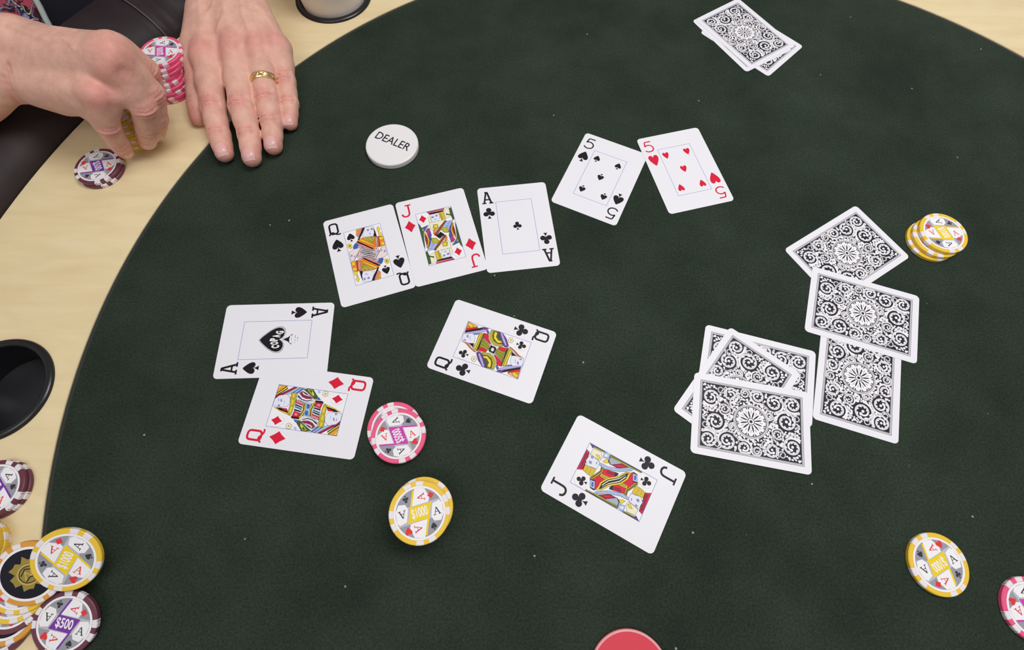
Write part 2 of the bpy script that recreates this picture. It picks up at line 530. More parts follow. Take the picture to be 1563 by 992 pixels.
def heart(w, h):
    half = [(0, 0.30), (0.06, 0.41), (0.15, 0.48), (0.27, 0.5), (0.40, 0.46), (0.48, 0.36), (0.5, 0.24), (0.46, 0.08), (0.36, -0.10), (0.22, -0.28), (0.1, -0.42), (0, -0.5)]
    pts = half + [(-x, y) for x, y in half[-2:0:-1]]
    return [(x * w, y * h) for x, y in pts]
def pip(art, suit, x, y, w, h, flip=False, col=None):
    s = -1 if flip else 1
    P = lambda pts: [(x + s * a, y + s * b) for a, b in pts]
    if suit == 'heart':
        art.poly(P(heart(w, h)), col or 'red')
    elif suit == 'diamond':
        art.poly(P([(0, h / 2), (w * 0.24, h * 0.22), (w / 2, 0), (w * 0.24, -h * 0.22), (0, -h / 2), (-w * 0.24, -h * 0.22), (-w / 2, 0), (-w * 0.24, h * 0.22)]), col or 'red')
    elif suit == 'spade':
        art.poly(P([(a, -b * 0.78 + h * 0.11) for a, b in heart(w, h)]), col or 'black')
        art.poly(P([(0, -h * 0.12), (w * 0.05, -h * 0.3), (w * 0.2, -h * 0.5), (-w * 0.2, -h * 0.5), (-w * 0.05, -h * 0.3)]), col or 'black')
    else:
        c = col or 'black'; r = w * 0.235
        art.up()
        for cx, cy in ((0, h * 0.5 - r), (-w * 0.5 + r, -h * 0.06), (w * 0.5 - r, -h * 0.06)):
            art.disc(x + s * cx, y + s * cy, r, c)
        art.poly(P([(-r * .5, h * .1), (r * .5, h * .1), (r * .4, -h * .15), (-r * .4, -h * .15)]), c)
        art.poly(P([(0, -h * 0.1), (w * 0.04, -h * 0.28), (w * 0.17, -h * 0.5), (-w * 0.17, -h * 0.5), (-w * 0.04, -h * 0.28)]), c)
def letter(art, ch, c, flip=False):
    ox, oy = -28.4, 26.3; s = -1 if flip else 1
    def st(pts, w, closed=False):
        art.stroke([(s * (ox + x), s * (oy + y)) for x, y in pts], w * 1.14, c, closed)
    if ch == 'A':
        st([(1.9, .6), (4.3, 12.3)], 1.45); st([(5.3, 12.3), (8.3, .6)], 1.6); st([(2.9, 12.4), (5.9, 12.4)], 1.2)
        st([(2.8, 4.4), (7.4, 4.4)], 1.3); st([(0.0, .6), (3.9, .6)], 1.25); st([(6.3, .6), (10.2, .6)], 1.25)
    elif ch == 'J':
        st([(4.6, 12.4), (10.0, 12.4)], 1.2)
        st(smooth_curve([(7.4, 12.4), (7.4, 8), (7.3, 4.0), (6.6, 1.9), (4.9, .8), (2.9, .9), (1.4, 2.0), (.9, 4.0)], k=3), 1.45)
    elif ch == 'Q':
        st([(a + 4.6, b_ + 7.2) for a, b_ in rrect(6.8, 10.4, 2.3, 4)], 1.5, True)
        st(smooth_curve([(-.1, 1.2), (1.6, 3.3), (3.4, 3.5), (5.6, 1.7), (7.6, .7), (10.0, 1.0)], k=3), 1.3)
    elif ch == '5':
        st([(8.9, 12.3), (2.9, 12.3)], 1.2)
        st([(2.9, 12.3), (1.7, 7.0)], 1.2)
        st(smooth_curve([(1.7, 7.0), (3.2, 8.0), (5.4, 8.3), (7.7, 7.3), (9.0, 5.4), (9.0, 3.4), (7.7, 1.5), (5.2, .6), (2.7, .9), (.8, 2.4)], k=3), 1.2)
COURT = {
 'QD': 'gold:-16.3,-28.1 -16.1,-20.7 -9.5,-27.4|gold2:-15.7,-27.4 -15.9,-24 -12.3,-27.3|black:-16.3,-20.8 -13.9,-19.2 -6.9,-27.3 -9.7,-27.4|yellow:-15.6,-20.3 -14.5,-19.7 -7.7,-27.2 -8.9,-27.3|wine:-16.1,-15 -15.9,-12.2 -4.8,-27.5 -7.2,-27.5|lblue:-16,-11.2 -15.6,-6.7 -10.8,-11.1 -10.5,-16.1 -9.3,-18.6 -9.6,-20.1|blue:-15.8,-8.3 -15.7,-7.4 -11.5,-11.2 -11.9,-11.9|blue:-15.6,-10.6 -15.6,-9.9 -11,-14.9 -10.9,-15.8|face:-4.8,-27.8 -7.9,-24.3 -9.6,-18.7 -7.3,-15.6 -3.2,-14.8 -0.2,-15.8 0.7,-20.6 0.5,-27 -1,-27.8|slate:-5.7,-22.7 -5.1,-21.3 -3.2,-20.9 -3.3,-22|slate:-5.7,-24.3 -5.4,-23.7 -3.2,-23.3 -3.8,-24|slate:-0.6,-23.6 -1.3,-21.7 0.7,-21.5 0.6,-22.5|lblue:-4.7,-19.5 -4.5,-18.9 -1.8,-18.4 -2,-18.9|yellow:1.6,-25.9 3.7,-20.6 6.1,-12 4.2,-11.6 2.6,-20.9 1.4,-24.5|black:1.4,-24.5 1.1,-20.4 1.6,-15.2 4.5,-13.6 3.1,-20.8|red:1.2,-20.4 1.2,-15.8 3.3,-14.8 2.4,-18.1|olive:-11,-15.8 -11.9,-11.8 -6.6,-10.6 -2.4,-10.8 4.1,-11 6.1,-11.5 5,-13.8 1.8,-14.2 -2.9,-14.2 -7.4,-15.4|yellow:-10.6,-14.3 -10.9,-13 -7.7,-12.7 -8,-14|yellow:-6.2,-13.9 -5.9,-12.4 -2.2,-12.2 -2.5,-13.2|yellow:-0.7,-13.1 -0.4,-11.7 3.8,-11.8 3.5,-13|face:-6.6,-10.6 -4.8,-2.5 -0.8,-1.8 4.7,-2.2 6.4,-4 6.9,-10.6 3,-9.4|pink:-6.6,-10.3 -4.6,-4.3 -2.7,-4.3 -4.1,-10.2|red:-4.7,-10.2 -3.3,-4.4 -2.5,-4.4 -4,-10.3|navy:-3.2,-10.2 -1.6,-4.5 -0.8,-4.4 -2.2,-10.2|teal:-1.6,-9.9 -0.2,-4.4 0.8,-4.4 -0.6,-9.9|navy:0.7,-9.8 1.6,-4.4 2.5,-4.5 1.9,-9.8|red:2.3,-9.6 3.3,-4.4 6.5,-4.4 6.7,-10.4|pink:3.5,-8.6 4.1,-6.1 5.6,-6.6 5.4,-8.5|black:6.4,-10.6 6.3,-4.1 7.2,-4.1 7.4,-10.7|yellow:-4.4,-4.9 -4.4,-2.5 1,-1.6 6.8,-3.2 6.6,-4.8 0.3,-3.5|black:-4.3,-4.1 -4.4,-3.2 0.6,-2.4 5.9,-3.9 5.8,-4.4 0.5,-3.1|lblue:-4.4,-2.4 -4.8,-0.4 -0.2,0.3 4.4,0 5.3,-2 0.3,-1.6|blue:-4.1,-1.6 -4.3,-0.5 -0.7,0.1 -1,-0.9|blue:0.9,-1.2 1,-0.1 4,0.1 3.9,-1.1|face:-11.2,-10.9 -8.5,-10.5 -6.4,-7.4 -5,-2.8 -6,1.1 -8.5,3 -9.7,1.5 -13.7,-7.2|navy:-9.9,-10.2 -9.9,-9.8 -7.4,-6.3 -6.7,-2.3 -8.1,1.5 -7.6,1.5 -6.1,-2.2 -6.9,-6.5 -8.8,-10|wine:-11.5,-9.4 -13.4,-7.6 -9.2,1.8 -8.5,0.4 -8.1,-3.2 -9.1,-6.6|face:-12.1,-7.7 -13.1,-6.6 -10.3,-0.8 -10.3,-2.9 -10.8,-5.7|wine:-12.3,-6.6 -12.9,-5.8 -11,-2 -11.1,-3.6|green:-15.1,-7.4 -16.5,-3.8 -16.4,-0 -10.3,5.6 -8.5,3.9 -11.2,-0.4 -13.4,-4.3|lime:-15.5,-4.5 -15.8,-0.8 -12.4,2.1 -10.2,2 -12.6,-1.5|green:-15,-2.9 -15.1,-1.1 -12.7,0.8 -11.9,0.4|yellow:-13.9,-0.7 -13.2,1.2 -11.5,1.5 -12.3,-0|blue:-10.6,6.1 -8.5,8.3 -8.5,4.5|black:-7.9,3.9 -8,9.9 -6.8,10 -7.1,4.1|cream:-15.6,8.4 -16.4,10.4 -15.2,12 -12.6,12.3 -11.7,10.5 -13,8|olive:-14.3,9.3 -14.6,10.6 -13.4,11.1 -13,9.9|lblue:-15.7,3.5 -15.5,5.7 -13.9,6.3 -13.7,4.5',
 'QC': 'gold:-15.9,-26.9 -14.8,-18.1 -12.5,-18.5 -9.4,-26.5|yellow:-15.7,-26.3 -14.1,-22.2 -12.3,-25.8|orange:-11.8,-26.3 -12.8,-22.8 -14,-18.6 -12.5,-18.6 -9.5,-26.4|yellow:-13.1,-24.6 -14.2,-23.3 -12.9,-21.7 -11.8,-23|yellow:-14,-21.2 -14.5,-20 -13.3,-18.9 -12.8,-20.2|red:-9.6,-26.6 -14.1,-18.1 -12.4,-18 -7.5,-26.4|black:-7.7,-26.5 -15.7,-13.5 -15.2,-11.1 -13.3,-13.2 -6,-26.4|purple:-15.7,-13.5 -16,-9 -14.4,-10.8 -13,-14.8|lav:-5.9,-26.4 -15,-9.5 -13.1,-10.1 -9.1,-15.6 -4.7,-26.6|face:-4.7,-26.9 -7.8,-19.1 -4.9,-16.7 0.2,-15.9 1.3,-19.5 1.2,-25.9|slate:-4.6,-24 -5.1,-22.5 -2.8,-21.7 -2.6,-23.1|slate:-0.7,-24.9 -0.6,-22.8 0.5,-22.9 0.5,-24.8|lav:-4.5,-21.2 -4.6,-20.7 -1.5,-19.5 -1.6,-20.2|azure:-7.6,-19.7 -9.2,-14.9 -7.7,-16.1 -6.9,-18.7|black:1.4,-20.1 0.3,-15.8 3.8,-15|rust:1.7,-26.3 1.7,-20.4 4.8,-15.7 6.3,-11.3 6.9,-13 5.1,-17.4 2.5,-21.9|olive:-9.2,-15 -10.6,-11.5 5.6,-11.7 4,-15.7 -0.9,-14.5|yellow:-9.2,-14.2 -9.8,-13 4.7,-13.3 4.2,-14.6|black:-11.1,-11.5 -11,-10.5 5.2,-10.7 5.6,-11.8|red:-10.9,-11.1 -11.2,-7.9 -6.6,-5.5 -3.4,-2.5 -3.5,-3.7 -7.3,-11.1|blue:-12.7,-10 -14.7,-9.4 -12.5,-7.6 -10.9,-7.8|olive2:-6.9,-11.2 -2.6,-3.3 0.8,-2.6 2.4,-3.9 1.9,-10.6|yellow:-5.3,-10.6 -5.7,-10.3 -1.9,-3.4 -1.3,-3.5|yellow:-2.6,-10.8 -3.1,-10.5 -0.5,-3.2 0.1,-3.2|yellow:0.1,-10.6 -0.5,-10.5 1,-3.3 1.6,-3.5|red:2,-10.6 1.2,-6.9 2.4,-3.8 4.4,-4.4 4.8,-10.4|yellow:4.8,-10.4 4,-4.6 4.7,-4.6 5.6,-10.6|olive:-15.5,-6.6 -16.1,-1.4 -11,3.4 -6.5,7.5 -4.4,5.5 -3.5,0.8 -4.5,-3 -7.6,-6.1 -11.4,-7.3|green:-15.1,-4.6 -15.4,-0.9 -10.8,2.9 -7,5.7 -6,2.1 -7.3,-1.8 -10.7,-4.1|yellow:-14.9,-3.5 -14.6,-1.1 -11.2,-1.1 -8.9,1.6 -9,4.8 -8,5.9 -6.6,1.9 -9,-2.1 -12.2,-3.5|cream:-14.7,-6.5 -14.9,-6 -11,-6.6 -7.8,-5.5 -5.2,-2.7 -4,0.6 -5,5.3 -4.5,5.4 -3.4,0.5 -4.3,-3 -7.5,-6.1 -11.1,-7.3|purple:-16.2,-1.2 -17,2.7 -12.5,7.3 -7.1,11.2 -5.2,9.7 -6.3,6.2 -10.8,2.9|lav:-15.8,0.7 -16,2.4 -11.5,6.3 -7.2,9.5 -6.3,8.7 -10.3,4.7|black:-2.9,-2.4 -2.2,2.5 3.1,2.7 2.5,-2.2|face:-1.7,-0.8 -1.5,0.7 -0.1,1.4 1.5,0.7 1.3,-0.7 -0.2,-1.5|cream:-14.1,9.3 -14.5,11.7 -12.8,13.3 -10.6,12.5 -10.2,10.3 -11.8,8.9|olive:-13,10.2 -13.3,11.6 -12,11.8 -11.6,10.7',
 'JC': 'purple:-16.5,-27.4 -16.1,-22.6 -13.6,-23.7|red:-10.7,-26.9 -9.8,-24.3 3.8,-23 5.6,-27|black:-9.9,-24.8 -9.7,-24.1 2.9,-23 3.7,-23.6|wine:-8.3,-26.4 -8.2,-25.3 2.9,-24.4 3.6,-25.5|olive:-16.2,-22.8 -16.5,-14.4 -14.9,-14.4 -14.3,-23.2|green:-15.9,-22.3 -16.2,-14.7 -15.6,-14.8 -15.2,-22.7|olive:-15.9,-10.1 -16.5,15.4 -14.9,15.2 -14.2,4 -14.2,-9.9|green:-15.4,-9.9 -15.9,14.7 -15.5,14.7 -14.9,-9.9|cream:-13.6,-23 -14.4,-16.9 -10.2,-14.2 -7.5,-15 -9.2,-23.3|yellow:-10.7,-19.5 -11.3,-17.3 -9.9,-15.2 -8.2,-16.5|face:-8.7,-23.3 -7.3,-15.6 -5.8,-14.2 -1.8,-14.3 -0.3,-21.4 -3.2,-24.1|slate:-8.2,-22.1 -7.9,-20.1 -6.4,-20.2 -6.9,-22|slate:-4.4,-22 -4.6,-19.7 -2.6,-19.4 -2.6,-21.3|slate:-6.2,-16.9 -6.2,-16.2 -4.4,-15.7 -4.5,-16.6|mustard:-0.2,-23.2 -1.1,-14.7 5.2,-15.1 5,-18.8 4,-22.9|olive:0.7,-20.9 0.5,-20.3 4.1,-20.3 4.1,-21|olive:0.3,-18.3 0.1,-17.7 4.6,-17.5 4.7,-18.2|yellow:-8.5,-13.1 -12,-11 -9.8,-8.4 -8.4,-11.3|lblue:-13.8,-14.6 -15.9,-13.9 -15.1,-10 -12.3,-10.3 -11.3,-14.1|face:-13.9,-14 -14.8,-12.3 -13.7,-11.1 -12.5,-13.3|grey:-14.1,-9.5 -14.3,0.1 -9.2,-6.9 -11.3,-9.8|black:-14.2,-9.9 -14.3,-9.2 -11.6,-9.2 -9.8,-7 -9.1,-7.1 -11.1,-9.8|wine:-9.4,-7 -14.2,-0 -14.2,6 -9.6,-1.5|red:-10.1,-4.9 -13.1,-0.3 -13.2,3.7 -10.5,-1.2|lblue:-6.8,-14.5 -7.2,-8 -9.8,-0.9 -15,8.8 -13,8.5 -7.9,0.7 -4.4,-9.5 -5.2,-14|face:-6.2,-13.1 -6.6,-7.7 -5.9,-7.7 -5.5,-12.9|face:-6.8,-6.4 -9.1,-0.6 -8.5,-0.3 -6.1,-6.1|face:-9.5,0.6 -13.4,7.1 -12.7,7.1 -8.9,0.9|red:-4.1,-10.7 -6.2,-1.9 -6.5,0.6 0.4,-3 9.5,-8.2 12.2,-9.4 5.2,-14.9 -1.7,-10.8|wine:-4,-7.2 -5.2,-2.6 -3.6,-2.2 -2.6,-6.5|olive:-4.5,-12.3 -4.3,-10.2 -1.2,-9.9 6.9,-14.3 6.5,-16.3 -1.6,-11.9|black:-4.2,-11.8 -4.2,-11.1 -1.5,-10.7 6.5,-15 6.3,-15.6 -1.6,-11.3|yellow:-0.3,-10.3 -0.8,-2.3 2.1,-5.3 1.9,-10.2|olive:0.2,-9.3 -0.1,-4 1.5,-5.6 1.4,-9.4|navy:-5.9,-1.9 -6.6,0.6 -4.9,0.7 -2.9,-1.1|yellow:10.8,-8.4 6,-8.3 0.4,-5.1 -4.8,1.4 -10.1,5.1 -11.9,9 -6.8,7.7 -0.8,3.2 4.4,-2.5 10,-5.2|black:10.3,-7.1 5.7,-7.1 1.1,-4.4 -4.1,2.1 -9.5,5.8 -10.3,7.4 -7.1,6.5 -1.5,2.6 3.9,-3.4 9.7,-6.2|cream:6.9,-6.8 1.5,-3.9 -3.9,2.5 -8.5,5.9 -8.1,6 -3.2,2.8 2.1,-3.3 7.1,-6|lblue:7.4,-15.4 6.6,-12 11.8,-9.8 12.2,-13.1|blue:8.4,-13.7 8,-12.4 11.1,-11.3 11.2,-12.7|black:7,-15.9 6.3,-11.9 7,-11.7 7.7,-15.5|black:11.9,-13.2 12.1,-9.5 12.9,-9.6 12.7,-13',
 'QS': 'gold:-5.1,27 0.5,27.2 -4.8,19.8 -6.3,20.8|orange:-4.5,25.7 -1.4,25.8 -4,23.6|orange:-5.4,22.9 -2.9,23.3 -4.9,21.1|pink:-0.7,26.4 1.1,27.1 -4.8,18.5 -5.7,19.8|black:0.5,27.1 2.7,27 0.1,22.3 -4.5,16 -6.2,16 -3.7,19.8|face:2.6,27.1 9.8,26.1 9.4,19.3 7.9,15.9 0.9,17.4 -1.4,18.9 0.8,22.8|slate:3.9,24.5 6,24.2 5.3,22.3 3.6,22.5|slate:7.3,24.6 9.2,24.2 8.7,22.2 7.2,22.4|lav:4.9,20.4 7,18.9 5.9,18 4.6,19.3|black:9.8,25 10.6,20.3 10.8,14.5 7.8,15.8 9.4,19.3|yellow:13.7,24.8 14.5,22.9 15.2,21.6 13.5,18.7 12.3,20.3 12.3,22.5|yellow:12.8,19 15.2,17.4 15.9,9.8 12.4,10.9|orange:12.4,14.6 15.7,13.2 15.8,3.8 11.1,3.6|yellow:12.5,12.7 15.5,12.5 15.6,10.2 12.6,10.7|yellow:13.2,7.7 15.4,7.3 15.3,4.7 13.1,4.6|wine:11,14.5 12.3,14 10.9,3.7 10.1,3.9|orange:-5.6,15.8 -1.5,17.2 9.6,15.1 11.8,13.2 10.3,4.2 7.6,2.5 4.5,3 -7.6,14.3|lime:-1.4,16.2 8.4,14.8 6.7,8.7|olive:1.6,15.1 2.8,15 6.6,9.8 6.2,9.4|olive:5.3,15 6.1,14.8 7.2,11.1 6.9,10.5|pink:9.2,14.7 11,13.8 9.6,4.3 7.9,5.7|cream:9.8,13.2 10.4,13 9.1,6.1 8.6,6.6|black:-7.4,14.5 -5.8,14.7 5.3,3.8 4.5,2.7|yellow:-5,15.8 -2.8,16.2 6.5,6.7 6.1,5.9|pink:-7.8,13.9 -2.5,9.7 4.6,2.8 3.6,1.6 -3.5,8.1 -7.3,11.9|ash:-3.9,7.9 3.8,2.7 9.3,2 9.4,0.1 5.8,-2.3 1.2,-0.9 -6.3,2|black:-3.6,6.5 2,2.9 6,1.2 5.9,0.8 1.6,2.4 -3.9,6|black:-4.5,5 0.1,2.3 4.4,-0.4 4.3,-0.9 -0.3,1.7 -4.8,4.5|black:-5.4,3.5 -1.4,1.1 1.3,-0.7 0.9,-1 -1.8,0.6 -5.7,3|face:7,4.6 9,3.9 9.3,2 8,0.6 6.4,1.8|black:7.4,3.7 8.4,3.4 7.9,1.9 7.3,2.3|blue:-8.4,13.5 -5.9,10.9 -8.7,6.6 -11.4,9 -10.1,11.9|lblue:-5.9,10.9 -4.8,9.2 -7.4,7.4 -8.3,7.2|yellow:-15.1,14.2 -13.5,14.8 -11.7,12.8 -12,9.9 -13.9,9.5 -15.5,11.4|black:-14,13.1 -12.9,12.6 -13.3,11.2 -14.2,11.8|rose:-7.8,7.7 -4,8.1 -3.9,5.7 -9,1 -13,-2.8 -15.4,-2.8 -15.5,6 -12.1,7.8|slate:-14.2,3.4 -12.9,2.6 -13.8,0.8 -14.9,1.5|slate:-12.2,1.3 -10.7,1.2 -12.3,-0.8|pink:-4.5,8.1 -3.8,7.7 -12,-2.3 -13,-2.7',
 'JD': 'pink:-6.3,26.9 10.1,26.7 8,23.6 -4.3,23.7|red:-6.1,26.8 10.1,26.7 9.6,25.9 -5.7,25.8|black:-5.2,25.3 8.7,24.8 7.9,23.3 -4.4,23.4|face:-4,23.1 3.7,23.3 4,18.6 1.7,14.8 -1.6,13.6 -4.1,16.6|slate:-3.4,21.2 -0.8,21 -1.5,19 -3.4,19.2|slate:0.6,21.8 2.7,21.5 2.1,19.7 0.3,19.9|lav:-1.2,18 0.9,17.8 0.3,16.5 -1.4,16.6|mustard:3.6,23.3 8.1,23.5 8.3,14.6 4.9,14.9 4,18.6|olive:4.9,21.8 5.5,21.9 5.9,15.6 5.3,15.6|cream:-5,22.8 -4,16.6 -6.1,14.1 -6.5,18.4|cream:8.6,24.3 13.8,26.4 14.8,20.1 12.7,16.6 8.8,15.5|green:13.8,25.3 16.4,26 16.2,13.4 14.5,11.9 13.5,19|green:10.2,20.7 15.3,17.7 15.2,17 10.1,19.2|cream:-6.2,15 4.9,14.8 6.9,13.3 -3.5,4 -6.9,9.3|olive:-3.4,12.4 0.4,11.8 0.2,8.5 -2.9,6.7 -4.6,8.7|yellow:-2.7,11.5 -0.4,11.2 -0.5,9 -2.8,8.6|orange:-4.3,7.2 -2.6,6.7 -4.3,2.2 -5.5,3.2|peach:-2,6.6 3.1,10.2 3.4,9 -2.1,3.7|brown:7.6,13.9 8.8,13 -3.2,0.3 -5.3,1.6|orange:7.9,12.8 8.2,12.4 -2.8,1.7 -3.4,2|dblue:-14.4,11.6 -7.7,13.3 -12.9,6.7 -14.4,8|lime:-14,10 -12.4,10.3 -13.6,7.7 -14.4,8.3|cream:-8.3,12.4 -7.8,11.9 -12.8,6 -13.4,6.6|green:-16.1,17.3 -14.6,14.2 -13.6,6.3 -15.5,-10.2 -16.2,-6.5|indigo:-10.7,8.7 -7.6,10 -7.3,2.3 -10.1,-5.4 -13.7,-11.8 -10.7,-2.4 -9.9,3.8|magenta:-11.5,7.5 -8,9.6 -7.8,5.3 -10,2.4 -10.7,5.1|orange:-13.3,6.9 -10.5,3.2 -9.9,-2.7 -13.1,-10.6 -14,-9.4 -12.9,-1.8|yellow:-12,5.4 -10.6,2.9 -10.2,-2.6 -12.8,-9.6 -13.2,-9.3 -11,-2.3|brown:-13.2,5.1 -11.8,1.5 -11.9,-3.5 -13.7,-7.9 -13.6,-1.6|lblue:9.1,12.7 14.1,12.3 10.1,6 7.4,2.1 3.8,5.6 2.9,6.7 6.1,9.9|indigo:9.5,11.3 12.5,11.1 12.4,10.7 9,10.8|indigo:8.2,9.8 11.1,9.3 11,8.9 7.8,9.4|indigo:6.9,8.4 10.1,7.4 10,7 6.5,7.9|olive:2.7,7.2 8.3,6.4 8.3,0.7 4.1,1.8 2,5.4|lime:3.8,5.6 6.3,5.6 6.5,2.7 4.1,3|indigo:10.2,6.7 9.9,1.7 7.7,1.6 9.1,3.4|black:1,3.5 3.7,-0.1 -1,-3.1 -3,0.4',
}
def court_art(key, z0):
    art = Art(z0)
    items = []
    for it in COURT[key].split('|'):
        c, ps = it.split(':')
        items.append((c, [tuple(float(v) for v in p.split(',')) for p in ps.split()]))
    art.poly([(-16, -27), (16, -27), (16, 27), (-16, 27)], 'white')
    clamp = lambda p: (max(-16, min(16, p[0])), max(-27, min(27, p[1])))
    for c, pts in items:
        for s in (1, -1):
            q = [clamp((s * x, s * y)) for x, y in pts]
            big = max(p[0] for p in q) - min(p[0] for p in q) + max(p[1] for p in q) - min(p[1] for p in q)
            art.poly(q, c)
            if big > 6 and c not in ('black',):
                art.stroke(q, 0.2, 'black', True)
    return art

def make_card(name, loc, rotz, label, group=None):
    o = bpy.data.objects.new(name, card_mesh)
    COL.objects.link(o)
    o.location = (loc[0] * MM, loc[1] * MM, loc[2] * MM); o.rotation_euler = (0, 0, rotz)
    return tag(o, label, 'card', group)
SUITC = {'spade': 'black', 'club': 'black', 'heart': 'red', 'diamond': 'red'}
def face_card(rank, suit, x, y, t, lvl, label, tilt=None):
    o = make_card('playing_card', (x, y, lvl * CT + 0.05), t, label)
    z = CT + 0.01; c = SUITC[suit]
    for flip in (False, True):
        a = Art(z); letter(a, rank, c, flip); a.build('corner_index', o)
        a = Art(z); pip(a, suit, -23.4 * (-1 if flip else 1), 16 * (-1 if flip else 1), 9.8 if suit != 'club' else 10.4, 12.6 if suit != 'club' else 11.6, flip); a.build('corner_pip', o)
    a = Art(z)
    a.stroke([(-16.2, -27.2), (16.2, -27.2), (16.2, 27.2), (-16.2, 27.2)], 0.34, 'frame', True); a.build('frame_line', o)
    if rank in 'QJ':
        key = {('Q', 'diamond'): 'QD', ('Q', 'club'): 'QC', ('Q', 'spade'): 'QS', ('J', 'club'): 'JC', ('J', 'diamond'): 'JD'}[(rank, suit)]
        a = court_art(key, z); a.build('court_picture', o); zt = a.z + 0.01
        for flip in (False, True):
            s = -1 if flip else 1
            w = Art(zt); w.disc(-11.3 * s, 20.4 * s, 4.6, 'white', ry=5.4); pip(w, suit, -11.1 * s, 20.4 * s, 6.9, 8.6 if suit != 'club' else 8.0, flip); w.build('pip', o)
    elif rank == '5':
        for px, py, fl_ in ((-10.7, 18.9, 0), (10.4, 18.9, 0), (0, 0.3, 1 if suit == 'spade' else 0), (-10.7, -18.9, 1), (10.4, -18.9, 1)):
            a = Art(z); pip(a, suit, px, py, 6.2, 7.6, bool(fl_)); a.build('pip', o)
    elif suit == 'club':
        a = Art(z); pip(a, 'club', 0.1, 0.1, 7.6, 8.4); a.build('pip', o)
    else:                                     # ace of spades with the big lettered spade, printed upside down to the top index
        a = Art(z)
        S = lambda k, dy=0: [(x * 23.0 * k, (y * 27.0 * 0.78 * k + dy)) for x, y in heart(1, 1)]
        a.poly(S(1.0, -3.0), 'greyline'); a.poly(S(0.95, -3.0), 'white'); a.poly(S(0.915, -3.0), 'backblack'); a.poly(S(0.875, -3.0), 'black')
        tail = [(0, 5.0), (-0.9, 6.2), (-1.6, 9.4), (-4.6, 12.6), (-4.4, 13.4), (0, 12.4), (4.4, 13.4), (4.6, 12.6), (1.6, 9.4), (0.9, 6.2)]
        a.poly(tail, 'greyline'); a.poly([(x * .72, y * .93 + .55) for x, y in tail], 'white'); a.poly([(0, 5.6), (-.7, 7.6), (-2.6, 11.4), (0, 10.9), (2.6, 11.4), (.7, 7.6)], 'black')
        for i, ch in enumerate('COPAG'):
            a.text(ch, 6.1 - 3.05 * i, (0.3, -0.9, -1.7, 0.0, 2.2)[i] + 0.4, 6.3, 'white', rot=math.pi, bold=0.05, width=2.55)
        for yy, xs in ((15.6, ((-3.6, -0.9), (0.2, 1.4), (2.4, 3.2))), (17.6, ((-1.8, 0.0), (0.8, 1.8)))):
            for x0, x1 in xs: a.stroke([(x0, yy), (x1, yy)], 0.45, 'greyline', up=False)
        a.build('large_spade', o)
    return o

